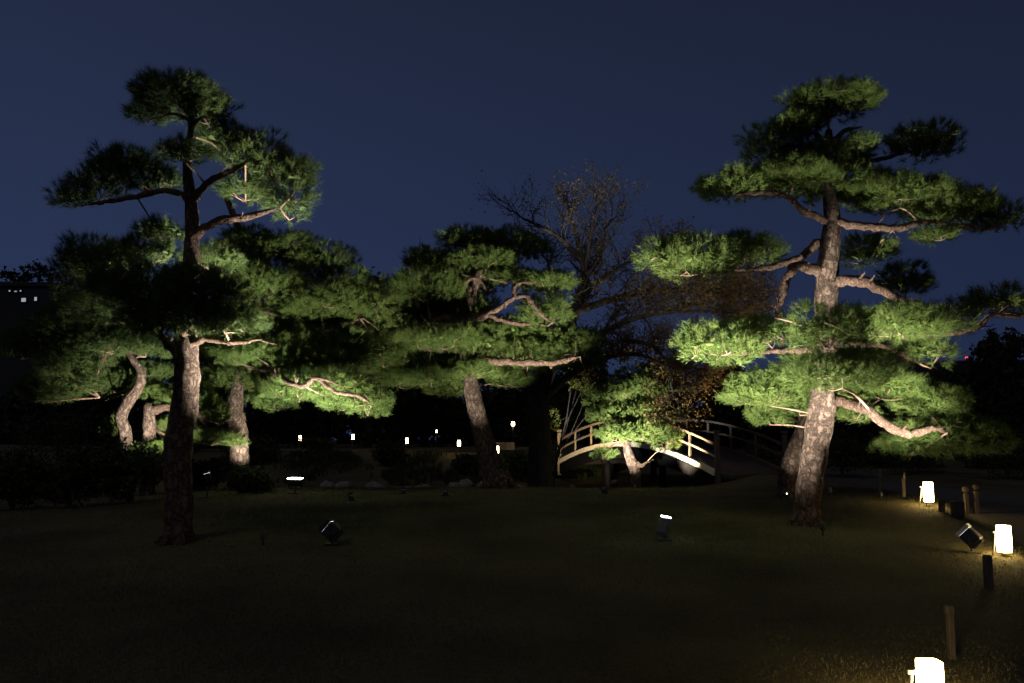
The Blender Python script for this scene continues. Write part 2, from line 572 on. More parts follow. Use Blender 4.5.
def pine(label, base_px, trunk, branches, pads, group=None, needle='needle', Y=None, nd=30, nl=.15, nw=.0065, tdens=1.0,
         seed=1, extra=None, sub_bark='bark', name='pine_tree', shrink=.055):
    """trunk: (px,py,dY,width px); branches: ((px,py,dY)...), w0, w1; pads: px,py,w,h,dY (in measured pixels)."""
    rnd = random.Random(seed)
    base = G(*base_px) if Y is None else on_ground(base_px[0], Y)
    Y0 = base.y
    root = thing(name, label, 'pine tree', base, group)
    rel = lambda p: p - base
    lines = []
    pts = [rel(P(x, y, Y0 + d)) for x, y, d, w in trunk]
    rad = [w * .5 * (Y0 + d) / F for x, y, d, w in trunk]
    pts[0].z = -.15
    tp, tr = spline(pts, rad, .12)
    tr = [r * (1 + .05 * math.sin(i * 1.7 + seed)) for i, r in enumerate(tr)]
    hgt = max(.4, pts[1].z)
    tr = [r * (1 + .14 * math.exp(-((max(p.z, 0)) / .18))) for p, r in zip(tp, tr)]
    mb = MB()
    mb.tube(tp, tr, 20, .045, rnd)
    r0 = rad[0]
    for k in range(6):
        an = k * 1.05 + rnd.uniform(-.3, .3)
        dv = Vector((math.cos(an), math.sin(an), 0))
        ln = r0 * rnd.uniform(.5, 1.1)
        mb.tube([dv * r0 * .35 + Vector((0, 0, r0 * 1.3)), dv * r0 * .95 + Vector((0, 0, r0 * .35)), dv * (r0 + ln * .5) + Vector((0, 0, -.005)), dv * (r0 + ln) + Vector((0, 0, -.10))],
                [r0 * .38, r0 * .30, r0 * .18, r0 * .10], 8, .08, rnd)
    mb.build('trunk', M[sub_bark], root)
    lines.append(tp)
    for bpts, w0, w1 in branches:
        q = [rel(P(x, y, Y0 + d)) for x, y, d in bpts]
        n = len(q)
        rr = [(w0 + (w1 - w0) * i / (n - 1)) * .5 * Y0 / F for i in range(n)]
        bp_, br = spline(q, rr, .07)
        for i in range(1, len(bp_) - 1):
            bp_[i] = bp_[i] + Vector((rnd.uniform(-1, 1), rnd.uniform(-1, 1), rnd.uniform(-1, 1))) * br[i] * .28
            br[i] *= rnd.uniform(.88, 1.14)
        br = [r * (1 if i < len(br) - 5 else (len(br) - i) / 6) for i, r in enumerate(br)]
        mb = MB()
        mb.tube(bp_, br, 9, .09, rnd)
        for _ in range(int(len(bp_) * .28)):
            i = rnd.randint(len(bp_) // 4, len(bp_) - 2)
            d_ = (bp_[i + 1] - bp_[i - 1]).normalized()
            e = (d_ * .6 + Vector((rnd.gauss(0, .5), rnd.gauss(0, .5), rnd.gauss(.35, .5)))).normalized()
            ln = rnd.uniform(.10, .42)
            m_ = bp_[i] + e * ln * .5
            e2 = (e + Vector((rnd.gauss(0, .4), rnd.gauss(0, .4), rnd.gauss(.1, .4)))).normalized()
            r0 = max(.009, br[i] * rnd.uniform(.2, .4))
            mb.tube([bp_[i], m_, m_ + e2 * ln * .5], [r0, r0 * .75, r0 * .35], 5, .1, rnd, False)
        for _ in range(max(1, len(bp_) // 14)):      # old pruning knots
            i = rnd.randint(2, len(bp_) - 4)
            e = Vector((rnd.gauss(0, 1), rnd.gauss(0, 1), rnd.gauss(.2, .7))).normalized()
            mb.tube([bp_[i], bp_[i] + e * br[i] * 1.15, bp_[i] + e * br[i] * 1.5], [br[i] * .7, br[i] * .55, br[i] * .42], 8, .12, rnd)
        mb.build('branch', M['limb'], root)
        lines.append(bp_)
    for pd in pads:
        px, py, w, h, d = pd[:5]
        dn = pd[5] if len(pd) > 5 else 1.0
        c = rel(P(px, py, Y0 + d))
        k = (Y0 + d) / F
        a, hh = w * .5 * k, h * .5 * k
        a = max(a - shrink * 1.6, .16)
        hh = max(hh - shrink * .6, .11)
        b = min(a, 1.3) * .9
        C, A, CC = pad_tufts(c, a, b, hh, dn * tdens)
        V = needles(C, A, nd, nl, nw)
        # added light blockers: broad flat triangles inside the pad keep its top dark
        ni = int(a * b * 620)
        r_ = np.sqrt(RNG.uniform(0, 1, ni)) * .92
        t_ = RNG.uniform(0, 2 * np.pi, ni)
        ci = np.stack([c[0] + a * r_ * np.cos(t_), c[1] + b * r_ * np.sin(t_),
                       c[2] + hh * (RNG.uniform(-.22, .42, ni) * (1 - r_ ** 2 * .6) - .12 * r_ ** 2)], 1)
        di = unit(RNG.normal(size=ci.shape) * np.array([1, 1, .30]))
        si = unit(np.cross(di, RNG.normal(size=ci.shape) * .35 + np.array([0, 0, 1.0])))
        V = np.concatenate([V, np.stack([ci - di * .07 + si * .035, ci - di * .07 - si * .035, ci + di * .09], 1)])
        pad = add_obj('foliage_pad', tri_mesh('foliage_pad', V), M[needle], root)
        # twigs: from the nearest limb into the pad and out to its clumps
        mb = MB()
        low = c + Vector((0, 0, -hh * .72))
        src, dist = closest(low, lines)
        s0 = max(.014, min(.032, a * .026))
        if dist > .12:
            mid = src.lerp(low, .55) + Vector((rnd.uniform(-.1, .1), rnd.uniform(-.1, .1), rnd.uniform(-.02, .12))) * min(1, dist)
            tp2, tr2 = spline([src, mid, low], [s0 * 1.15, s0, s0 * .85], .1)
            mb.tube(tp2, tr2, 6, .05, rnd)
        else:
            low = src
        nk = min(len(CC), int(7 + a * 8))
        hubs = [low]
        for i in rnd.sample(range(len(CC)), nk):
            e = Vector(CC[i])
            st = min(hubs, key=lambda q: (q - e).length)
            m_ = st.lerp(e, .5) + Vector((rnd.uniform(-.12, .12), rnd.uniform(-.12, .12), rnd.uniform(-.13, -.02))) * min(1, (e - st).length)
            tp2, tr2 = spline([st, m_, e], [s0 * .62, s0 * .5, s0 * .28], .1)
            mb.tube(tp2, tr2, 5, .08, rnd, False)
            hubs.append(m_)
            hubs.append(e)
        mb.build('twigs', M['twig'], pad)
    return root


def leaf_blobs(blobs, n, size, slim=.6):
    """Leaves spread over and through a set of ellipsoids (centre, radii): loose triangles."""
    vol = np.array([r[0] * r[2] for c, r in blobs])
    cnt = np.maximum((n * vol / vol.sum()).astype(int), 8)
    out = []
    for (c, r), k in zip(blobs, cnt):
        K = max(6, k // 14)
        d = unit(RNG.normal(size=(K, 3)))
        rad = RNG.uniform(.35, 1.0, (K, 1)) ** .6
        cc = np.array(c) + d * rad * np.array(r)
        p = cc[:, None] + RNG.normal(size=(K, 14, 3)) * .16 * min(r) ** .7
        p = p.reshape(-1, 3)
        D = unit(RNG.normal(size=p.shape) + np.array([0, 0, .2]))
        S = unit(np.cross(D, RNG.normal(size=p.shape)))
        s = size * RNG.uniform(.6, 1.3, (len(p), 1))
        out.append(np.stack([p - D * s * .5 + S * s * slim * .5, p - D * s * .5 - S * s * slim * .5, p + D * s * .5], 1))
    return np.concatenate(out)


def leafy_tree(name, label, cat, base, trunk_top, tr, blobs, n, size, leaf, bark='dark_bark', group=None, seed=1):
    rnd = random.Random(seed)
    root = thing(name, label, cat, base, group)
    mb = MB()
    top = Vector(trunk_top) - base
    p, r = spline([Vector((0, 0, -.2)), top * .35 + Vector((rnd.uniform(-.2, .2), 0, 0)), top * .7 + Vector((rnd.uniform(-.2, .2), 0, 0)), top],
                  [tr * 1.3, tr, tr * .8, tr * .4], .25)
    mb.tube(p, r, 10, .06, rnd)
    bl = []
    for c, rr in blobs:
        c = Vector(c) - base
        s = p[int(len(p) * rnd.uniform(.35, .9))]
        q, w = spline([s, s.lerp(c, .5) + Vector((0, 0, -.1)), c], [tr * .45, tr * .3, tr * .12], .3)
        mb.tube(q, w, 6, .06, rnd)
        bl.append((tuple(c), rr))
    mb.build('trunk', M[bark], root)
    add_obj('crown', tri_mesh('crown', leaf_blobs(bl, n, size)), M[leaf], root)
    return root


# ------------------------------------------------------------------ ground
def build_ground():
    xs = np.concatenate([[-900, -400, -200, -120, -80, -60, -45, -35], np.arange(-28, 24.01, .2), [28, 34, 42, 55, 80, 120, 200, 400, 900]])
    ys = np.concatenate([[-60, -30, -12, -5], np.arange(-2, 46.01, .2), [48, 52, 58, 66, 80, 110, 160, 260, 500, 900, 1500]])
    X, Yg = np.meshgrid(xs, ys)
    Z = T(X, Yg)
    nx, ny = len(xs), len(ys)
    V = np.stack([X, Yg, Z], -1).reshape(-1, 3)
    me = bpy.data.meshes.new('ground')
    f = [(j * nx + i, j * nx + i + 1, (j + 1) * nx + i + 1, (j + 1) * nx + i) for j in range(ny - 1) for i in range(nx - 1)]
    me.from_pydata([tuple(v) for v in V], [], f)
    me.polygons.foreach_set('use_smooth', [True] * len(f))
    m, n, l, b = new_mat('lawn_turf')
    t = n.new('ShaderNodeTexCoord')
    big = n.new('ShaderNodeTexNoise')
    big.inputs['Scale'].default_value = .55
    big.inputs['Detail'].default_value = 6
    l.new(t.outputs['Object'], big.inputs['Vector'])
    fine = n.new('ShaderNodeTexNoise')
    fine.inputs['Scale'].default_value = 26
    fine.inputs['Detail'].default_value = 8
    l.new(t.outputs['Object'], fine.inputs['Vector'])
    ad = n.new('ShaderNodeMath')
    ad.operation = 'MULTIPLY_ADD'
    ad.inputs[1].default_value = .6
    hf = n.new('ShaderNodeMath')
    hf.operation = 'MULTIPLY'
    hf.inputs[1].default_value = .4
    l.new(fine.outputs['Fac'], hf.inputs[0])
    l.new(big.outputs['Fac'], ad.inputs[0])
    l.new(hf.outputs[0], ad.inputs[2])
    r = n.new('ShaderNodeValToRGB')
    r.color_ramp.elements[0].position = .38
    r.color_ramp.elements[0].color = (.056, .050, .030, 1)
    r.color_ramp.elements[1].position = .62
    r.color_ramp.elements[1].color = (.135, .116, .062, 1)
    l.new(ad.outputs[0], r.inputs[0])
    l.new(r.outputs[0], b.inputs['Base Color'])
    b.inputs['Roughness'].default_value = .95
    b.inputs['Specular IOR Level'].default_value = .1
    bp = n.new('ShaderNodeBump')
    bp.inputs['Strength'].default_value = .7
    bp.inputs['Distance'].default_value = .03
    l.new(fine.outputs['Fac'], bp.inputs['Height'])
    l.new(bp.outputs[0], b.inputs['Normal'])
    tag(add_obj('ground', me, m), kind='structure')
    # path along the right of the lawn
    pv, pf = [], []
    yy = np.arange(-2, 44, .25)
    ww = np.linspace(.62, 3.3, 12)
    for y in yy:
        for w in ww:
            x = edge_x(y) + w
            pv.append((x, y, float(T(x, y)) + .012))
    k = len(ww)
    for j in range(len(yy) - 1):
        for i in range(k - 1):
            pf.append((j * k + i, j * k + i + 1, (j + 1) * k + i + 1, (j + 1) * k + i))
    me = bpy.data.meshes.new('path')
    me.from_pydata(pv, [], pf)
    tag(add_obj('path', me, M['gravel']), kind='structure')
    # far path behind the bank
    pv, pf = [], []
    for i, x in enumerate(np.arange(-24, 10, .5)):
        for w in (0, .5, 1.0, 1.6):
            y = 36.6 + .7 * math.sin(x * .35) + .45 * max(x, 0) + w
            pv.append((x, y, float(T(x, y)) + .03))
    for j in range(len(pv) // 4 - 1):
        for i in range(3):
            pf.append((j * 4 + i, (j + 1) * 4 + i, (j + 1) * 4 + i + 1, j * 4 + i + 1))
    me = bpy.data.meshes.new('path')
    me.from_pydata(pv, [], pf)
    tag(add_obj('path', me, M['gravel']), kind='structure')
    # pond
    m, n, l, b = new_mat('pond_water')
    b.inputs['Base Color'].default_value = (.008, .010, .009, 1)
    b.inputs['Roughness'].default_value = .08
    t = n.new('ShaderNodeTexCoord')
    ns = n.new('ShaderNodeTexNoise')
    ns.inputs['Scale'].default_value = 3
    l.new(t.outputs['Object'], ns.inputs['Vector'])
    bp = n.new('ShaderNodeBump')
    bp.inputs['Strength'].default_value = .1
    l.new(ns.outputs['Fac'], bp.inputs['Height'])
    l.new(bp.outputs[0], b.inputs['Normal'])
    me = bpy.data.meshes.new('pond_water')
    me.from_pydata([(-40, 23, -.22), (12, 23, -.22), (12, 36, -.22), (-40, 36, -.22)], [], [(0, 1, 2, 3)])
    tag(add_obj('pond_water', me, m), kind='structure')


def build_grass():
    n = 150000
    Y = 5.0 + 20 * RNG.uniform(0, 1, n) ** 1.25
    x = RNG.uniform(-.62, .62, n) * Y
    keep = x < edge_x(Y) + .35 + RNG.normal(size=n) * .08
    x, Y = x[keep], Y[keep]
    C = np.stack([x, Y, T(x, Y) - .004], 1)
    A = np.array([0, 0, 1.0]) + RNG.normal(size=C.shape) * .45
    V = needles(C, A, 1, .04, .007, 0, .3)
    m = leaf_mat('grass_blades', (.066, .064, .026), (.145, .128, .058), 1.0, .3)
    tag(add_obj('grass', tri_mesh('grass', V), m), 'short dry lawn grass covering the mound', 'grass', kind='stuff')


build_ground()
build_grass()

# ------------------------------------------------------------------ bridge
BR0 = Vector((5.45, 24.0, 0))     # front corner on this side
BR1 = Vector((1.75, 32.2, 0))     # front corner on the far bank
BAX = (BR1 - BR0).normalized()
BNO = Vector((-BAX.y, BAX.x, 0)) * -1     # from the front beam to the back beam
if BNO.x < 0:
    BNO = -BNO
BLEN = (BR1 - BR0).length
BW = 2.3


def deck_z(t):
    return .98 + .12 * t + .70 * (1 - (2 * t - 1) ** 2) ** 1.0


def bpt(t, off, dz):
    return BR0 + BAX * (BLEN * t) + BNO * off + Vector((0, 0, deck_z(t) + dz))


def strip_beam(mb, off, dz, w, h, t0=0.0, t1=1.0, n=40):
    vs, fs = [], []
    for i in range(n + 1):
        t = t0 + (t1 - t0) * i / n
        for a, b in ((-w / 2, -h / 2), (w / 2, -h / 2), (w / 2, h / 2), (-w / 2, h / 2)):
            vs.append(bpt(t, off + a, dz + b))
    for i in range(n):
        for k in range(4):
            j = (k + 1) % 4
            fs.append((i * 4 + k, i * 4 + j, i * 4 + 4 + j, i * 4 + 4 + k))
    fs += [(3, 2, 1, 0), tuple(range(n * 4, n * 4 + 4))]
    mb.add(vs, fs)


def build_bridge():
    root = thing('arched_bridge', 'low arched wooden footbridge with pale railings and lamplit cream edge beam', 'bridge',
                 (BR0 + BNO * (BW / 2)) + Vector((0, 0, .6)))
    loc = root.location.copy()

    def fin(mb, name, mat, parent=root):
        if parent is root:
            mb.v = [tuple(Vector(v) - loc) for v in mb.v]
        else:
            mb.v = [tuple(Vector(v) - loc) for v in mb.v]
        return mb.build(name, mat, parent)
    mb = MB()
    strip_beam(mb, BW / 2, -.05, BW - .22, .07)
    fin(mb, 'deck', M['post_wood'])
    for off in (0, BW):
        mb = MB()
        strip_beam(mb, off, .035, .14, .135)
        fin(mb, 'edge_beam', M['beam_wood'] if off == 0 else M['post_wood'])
        mb = MB()
        strip_beam(mb, off + (.03 if off == 0 else -.03), -.24, .14, .34)
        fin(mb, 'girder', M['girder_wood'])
        for dz, s in ((.80, .062), (.48, .052)):
            mb = MB()
            strip_beam(mb, off, dz, s, s)
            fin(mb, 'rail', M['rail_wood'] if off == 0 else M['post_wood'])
        for i in range(9):
            t = i / 8
            end = i in (0, 8)
            mb = MB()
            hgt = 1.12 if end else .74
            w = .13 if end else .062
            p = bpt(t, off + (0.0 if not end else 0), 0)
            if end:
                p = p + BAX * (-.1 if i == 0 else .1)
                mb.box(p + Vector((0, 0, hgt / 2 - .25)), (w, w, hgt + .4), None, .012)
                mb.box(p + Vector((0, 0, hgt + .01)), (w + .05, w + .05, .09), None, .02)
            else:
                mb.box(p + Vector((0, 0, .105 + hgt / 2 - .03)), (w, w, hgt - .06), None, .01)
            dark = end and i == 0
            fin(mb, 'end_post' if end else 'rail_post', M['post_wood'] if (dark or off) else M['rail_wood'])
    for t in (.32, .68):
        for off in (.25, BW - .25):
            mb = MB()
            p = bpt(t, off, -.4)
            q = Vector((p.x, p.y, -.75))
            mb.tube([q, (p + q) / 2, p], [.11, .105, .1], 12)
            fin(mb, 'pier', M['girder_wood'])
        mb = MB()
        a, b = bpt(t, .06, -.46), bpt(t, BW - .06, -.46)
        mb.tube([a, (a + b) / 2, b], [.09, .09, .09], 10)
        fin(mb, 'cross_beam', M['girder_wood'])
    # abutment stones under both ends
    for t, dy in ((0, -.45), (1, .45)):
        mb = MB()
        c = bpt(t, BW / 2, -.55) + BAX * dy
        ang = math.atan2(BNO.y, BNO.x)
        mb.box(c + BAX * dy * .8 + Vector((0, 0, -.25)), (BW - .1, .8, .9), Matrix.Rotation(ang, 3, 'Z'), .08)
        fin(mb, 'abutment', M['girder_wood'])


build_bridge()


# ------------------------------------------------------------------ lights of the garden
def spot(name, parent, aim_rel, power, cone=80, blend=.7, size=.10, col=(1, .95, .83), off=(0, 0, 0)):
    ld = bpy.data.lights.new(name, 'SPOT')
    ld.energy = power
    ld.color = col
    ld.spot_size = math.radians(cone)
    ld.spot_blend = blend
    ld.shadow_soft_size = size
    o = bpy.data.objects.new(name, ld)
    COL.objects.link(o)
    o.parent = parent
    o.location = off
    d = (Vector(aim_rel) - Vector(off)).normalized()
    o.rotation_mode = 'QUATERNION'
    o.rotation_quaternion = d.to_track_quat('-Z', 'Y')
    return o


FLOODS = 'floodlights set on the lawn'


def floodlight(label, loc, aim, power, cone=85, w=.30, h=.20, d=.16, stand=.28, lens='lens', body='metal', blend=.7,
               col=(1, .95, .83), size=.10, tilt=None, proud=False, visor=False, cat='floodlight'):
    """Box floodlight on a forked stand; aim is a world point."""
    loc = Vector(loc)
    aim = Vector(aim)
    root = thing('floodlight', label, cat, loc, FLOODS)
    cen = Vector((0, 0, stand + h * .35))
    dirn = (aim - loc - cen).normalized()
    # housing axes: local Y = beam direction
    q = dirn.to_track_quat('Y', 'Z').to_matrix()
    tl = q
    if tilt is not None:
        tl = Vector(tilt).normalized().to_track_quat('Y', 'Z').to_matrix()
    mb = MB()
    mb.box(cen, (w, d, h), tl, .015)
    for i in range(5):   # cooling fins on the back
        mb.box(cen + tl @ Vector((-w * .36 + i * w * .18, -d * .5 - .017, 0)), (.012, .036, h * .8), tl)
    hs = mb.build('housing', M[body], root)
    mb = MB()
    if proud:
        mb.box(cen + tl @ Vector((0, d * .5 + .011, 0)), (w * .88, .02, h * .84), tl, .006)
    else:
        mb.box(cen + tl @ Vector((0, d * .5 + .004, 0)), (w * .84, .006, h * .80), tl)
    mb.build('lens', M[lens], root)
    if not proud:
        mb = MB()
        for sx, sz, ww, hh in ((0, .5, w, .014), (0, -.5, w, .014), (.5, 0, .014, h - .03), (-.5, 0, .014, h - .03)):
            mb.box(cen + tl @ Vector((sx * (w - .014), d * .5 + .028, sz * (h - .014))), (ww, .054, hh), tl)
        mb.build('visor', M['steel' if visor else body], root)  # pale steel variant stands in for a rim lit by the lantern
    mb = MB()
    for s in (-1, 1):
        a = cen + tl @ Vector((s * (w * .5 + .012), 0, 0))
        mb.tube([Vector((s * w * .42 * tl[0][0], s * w * .42 * tl[1][0], stand * .55)), a * .5 + Vector((s * w * .25 * tl[0][0], s * w * .25 * tl[1][0], stand * .35)), a], [.012, .012, .012], 6)
    mb.tube([Vector((-w * .44 * tl[0][0], -w * .44 * tl[1][0], stand * .55)), Vector((0, 0, stand * .5)), Vector((w * .44 * tl[0][0], w * .44 * tl[1][0], stand * .55))], [.014] * 3, 6)
    mb.build('yoke', M[body], root)
    mb = MB()
    mb.tube([(0, 0, -.08), (0, 0, stand * .25), (0, 0, stand * .53)], [.016, .018, .018], 8)
    mb.box((0, 0, .012), (.2, .16, .02), None, .004)
    mb.build('stand', M[body], root)
    if power > 0:
        spot('beam', root, aim - loc, power, cone, blend, size, col, cen + dirn * (d * .5 + .09) + Vector((0, 0, 0)))
    return root


def lantern(label, loc, w=.17, h=.36, leg=.09, mat='paper', pole=True, rz=0.0, sq=.26, group='paper path lanterns'):
    root = thing('paper_lantern', label, 'lantern', loc, group, rz)
    mb = MB()
    n = 20
    ring = []
    rows = [(0, .94), (.01, .98), (.06, 1), (.5, 1.02), (.95, 1), (.99, .99), (1, .96)]
    for t, k in rows:
        for i in range(n):
            a = 2 * math.pi * i / n
            e = sq
            cx = math.copysign(abs(math.cos(a)) ** e, math.cos(a))
            cy = math.copysign(abs(math.sin(a)) ** e, math.sin(a))
            ring.append((cx * w / 2 * k, cy * w / 2 * k, leg + t * h))
    fs = []
    for r in range(len(rows) - 1):
        for i in range(n):
            j = (i + 1) % n
            fs.append((r * n + i, r * n + j, (r + 1) * n + j, (r + 1) * n + i))
    fs += [tuple(range(n - 1, -1, -1)), tuple(range((len(rows) - 1) * n, len(rows) * n))]
    mb.add(ring, fs, True)
    mb.build('shade', M[mat], root)
    mb = MB()
    mb.box((0, 0, leg - .012), (w * .86, w * .86, .02), None, .004)
    mb.build('base', M['post_wood'], root)
    if pole:
        pass
    mb = MB()
    mb.tube([(-w * .3, 0, -.1), (-w * .3, 0, leg * .5), (-w * .3, 0, leg - .02)], [.012] * 3, 6)
    mb.build('stake', M['wood'], root)
    if pole:
        mb = MB()
        x = -w * .5 - .055
        mb.tube([(x - .05, .03, -.05), (x, .03, h * .35 + leg), (x + .015, .03, h * .72 + leg)], [.011] * 3, 6)
        mb.box((x + .02, .03, h * .72 + leg + .01), (.075, .03, .022), None, .004)
        mb.build('bracket', M['steel'], root)
    return root


L1 = P(931, 700, 6.3)
lantern('glowing white paper lantern cut by the bottom edge of the picture', (L1.x, 6.3, float(T(L1.x, 6.3))), w=.142, h=.34, leg=.02, rz=.0)
g = G(1005, 556)
lantern('glowing paper lantern on the lawn edge beside the dark round floodlight', g, w=.140, h=.35, leg=.05, rz=.2)
g = G(929, 506)
lantern('glowing paper lantern farthest up the lawn edge on the right', g, w=.150, h=.37, leg=.08, rz=-.1)

FAR = [(300, 442, 38, .95, 'far_paper', 'far paper lantern farthest left along the far bank'),
       (353, 441, 37, .95, 'far_paper', 'far paper lantern on the bank under the bright hanging pine bough'),
       (407, 445, 36, 1.0, 'far_paper', 'far paper lantern midway between the bright bough and the leaning pine trunk'),
       (459, 448, 35, 1.1, 'far_paper', 'far paper lantern just left of the leaning pine trunk'),
       (497, 455, 33.5, 1.25, 'far_paper', 'far paper lantern just right of the leaning pine trunk'),
       (436.5, 434, 44, .6, 'far_paper', 'small dim far lantern above the bank left of the leaning trunk')]
for px, py, Y, s, mt, lb in FAR:
    s *= .58
    b = on_ground(px, Y)
    zb = P(px, py, Y).z
    ldz = max(zb - b.z, 0.02)
    lantern(lb, b, w=.19 * s, h=.36 * s, leg=.07 + ldz, mat=mt, pole=False, sq=.9, group='far bank lanterns')

# ---- floodlights (the lamp, its housing and its own beam)
g = G(664, 540)
floodlight('grey floodlight tilted skyward on the open lawn, thin lit edge', g, P(778, 270, g.y + 1.3), 5200, 112, blend=1.0, w=.24, h=.08, d=.24, stand=.18,
           body='grey_metal', tilt=(.30, .10, .94), proud=True)
g = G(972, 553)
floodlight('dark round-backed floodlight with pale rim left of the lit lantern', g, P(820, 295, 16.6), 3300, 54, w=.17, h=.20, d=.20, stand=.14,
           body='metal', lens='dimlens', tilt=(-.55, .45, .70), visor=True)
g = G(332, 545)
floodlight('dark upright floodlight with one bright dot before the left pines', g, P(196, 180, 14.6), 5600, 62, w=.18, h=.22, d=.18, stand=.12,
           lens='dimlens', tilt=(-.75, .12, .66))
g = G(295, 494)
floodlight('bright white floodlight glowing like a short bar behind the left mound', g, P(290, 388, g.y - .6), 1900, 150, col=(.95, 1, .90), w=.40, h=.16, d=.12, stand=.22,
           tilt=(-.05, -.10, 1), proud=True)
g = on_ground(209, 19.4)
floodlight('floodlight showing two small white glints behind the big left trunk', g, P(146, 400, 21.6), 3200, 46, w=.26, h=.12, d=.12, stand=.42,
           tilt=(-.3, -.04, .95), lens='dimlens')
g = on_ground(263, 21.0)  # extra unseen lamp, added to brighten the scaly trunk
floodlight('added unseen spotlight low among the shrubs right of the bright scaly trunk', g, P(238, 408, 22.2), 1100, 60, w=.09, h=.06, d=.06, stand=.05, lens='hidlens')
g = on_ground(446, 19.6)  # unseen lamp put in to lift the leaning trunk
floodlight('added unseen spotlight on the lawn crest left of the leaning trunk', g, P(476, 405, 22.0), 1500, 30, w=.09, h=.06, d=.06, stand=.05, lens='hidlens')
g = on_ground(352, 18.4)  # invented lamp for the crown the visible lamps miss
floodlight('added unseen floodlight on the lawn between the white bar and the leaning trunk', g, P(305, 275, 21.6), 3000, 60, w=.09, h=.06, d=.06, stand=.05, lens='hidlens')
g = on_ground(404, 20.4)  # added fill for the dark foliage between left and middle pines
floodlight('added unseen floodlight on the crest below the gap between left and middle pines', g, P(394, 320, 22.2), 800, 76, w=.09, h=.06, d=.06, stand=.04, lens='hidlens')
g = G(604, 494)
floodlight('small black floodlight on the lawn crest left of the dwarf pine', g, P(525, 300, 21.2), 4600, 74, w=.13, h=.09, d=.08, stand=.05,
           lens='hidlens', tilt=(-.4, .4, .8))
g = on_ground(590, 27.2)
g = Vector((P(598, 440, 26.0).x, 26.0, float(T(P(598, 440, 26.0).x, 26.0))))
floodlight('low floodlight hidden below the lawn crest left of the bridge', g, bpt(.74, 0, .7), 1700, 58, col=(1, .78, .48), w=.2, h=.14, d=.12, stand=.35, lens='hidlens')
g = Vector((4.0, 24.9, float(T(4.0, 24.9))))
floodlight('low floodlight hidden below the lawn crest right of the dwarf pine', g, bpt(.12, 0, .45), 1900, 60, col=(1, .78, .48), w=.2, h=.14, d=.12, stand=.2, lens='hidlens')
g = on_ground(572, 24.2)  # unseen lamp added to light the yellow green leaves
floodlight('added unseen spotlight on the lawn crest below the slender yellow green tree', g, P(588, 372, 26.2), 700, 60, w=.09, h=.06, d=.06, stand=.05, lens='hidlens')
g = on_ground(613, 22.9)
floodlight('small spotlight at the foot of the dwarf pine', g, P(636, 424, 25.0), 3000, 64, w=.14, h=.10, d=.10, stand=.1, lens='hidlens')

# ------------------------------------------------------------------ the big pine on the right
pine('tall clipped pine on the right with tiered flat pads and thick pale trunk', (806, 525),
     [(805, 525, 0, 24.5), (809, 490, 0, 25), (816, 445, 0, 25.5), (823, 400, 0, 26.5), (826, 350, 0, 23), (826, 300, 0, 23),
      (829, 255, 0, 21), (832, 215, 0, 16), (826, 180, .1, 11), (828, 145, 0, 9), (829, 130, 0, 6)],
     [([(832, 226, 0), (815, 216, -.1), (800, 210, -.2), (791, 199, -.2), (770, 193, -.2), (733, 194, -.2)], 9, 4.5),
      ([(832, 222, 0), (860, 226, -.3), (900, 228, -.4), (920, 222, -.4), (945, 224, -.4), (988, 230, -.4)], 9, 4.5),
      ([(836, 165, .1), (860, 162, .1), (885, 158, .2), (908, 150, .3)], 6, 4),
      ([(820, 243, 0), (800, 257, .3), (775, 266, .4), (745, 270, .3)], 10, 6),
      ([(820, 272, 0), (800, 267, -.4), (788, 275, -.5), (782, 295, -.5), (775, 320, -.4)], 11, 7.5),
      ([(833, 281, 0), (860, 281, -.4), (885, 291, -.6), (910, 305, -.6)], 12, 8),
      ([(828, 148, 0), (815, 133, 0), (797, 127, 0)], 7, 4),
      ([(829, 146, 0), (845, 131, 0), (864, 127, 0)], 7, 4),
      ([(832, 398, 0), (850, 404, -.4), (870, 411, -.7), (890, 428, -.8), (910, 434, -.8), (930, 428, -.7), (946, 433, -.6)], 12, 6),
      ([(833, 385, 0), (852, 393, -.2), (872, 408, -.3)], 7, 4),
      ([(826, 346, 0), (860, 344, .2), (890, 348, .2), (920, 364, .2)], 8, 4),
      ([(900, 336, 0), (955, 333, -.2), (984, 324, -.3), (990, 315, -.3), (1030, 318, -.2)], 5.5, 4),
      ([(826, 352, 0), (795, 350, -.2), (755, 352, -.3), (715, 355, -.3)], 8, 4),
      ([(826, 300, 0), (862, 322, -.2), (905, 336, -.2)], 8, 5)],
     [(828, 105, 98, 34, 0), (798, 128, 62, 26, .1), (772, 146, 62, 42, .3), (812, 164, 104, 34, .6), (857, 145, 44, 22, 0), (922, 145, 74, 44, .3),
      (735, 187, 76, 34, 0), (790, 180, 104, 36, .2), (848, 190, 90, 42, .4), (900, 197, 104, 36, .1), (953, 208, 90, 36, 0), (997, 218, 56, 38, -.1),
      (938, 236, 44, 12, -.5),
      (690, 261, 96, 46, 0), (745, 252, 78, 36, .5), (868, 253, 62, 38, .7), (905, 281, 62, 36, 1.1),
      (722, 345, 88, 50, -.3), (768, 332, 66, 34, .2), (828, 331, 84, 52, -2.2), (900, 325, 100, 44, -.2), (952, 322, 60, 38, 0), (1000, 302, 66, 36, .1), (1048, 306, 62, 38, .1),
      (896, 350, 56, 46, .5), (930, 352, 50, 50, .2), (842, 374, 104, 44, -1.9),
      (764, 391, 84, 42, .4), (800, 406, 64, 30, .5), (880, 388, 84, 34, .1), (930, 404, 74, 34, .2), (856, 414, 40, 22, .4), (950, 440, 112, 42, .3), (908, 448, 56, 22, .6), (770, 418, 50, 22, .8)],
     seed=3)
g = G(806, 525)
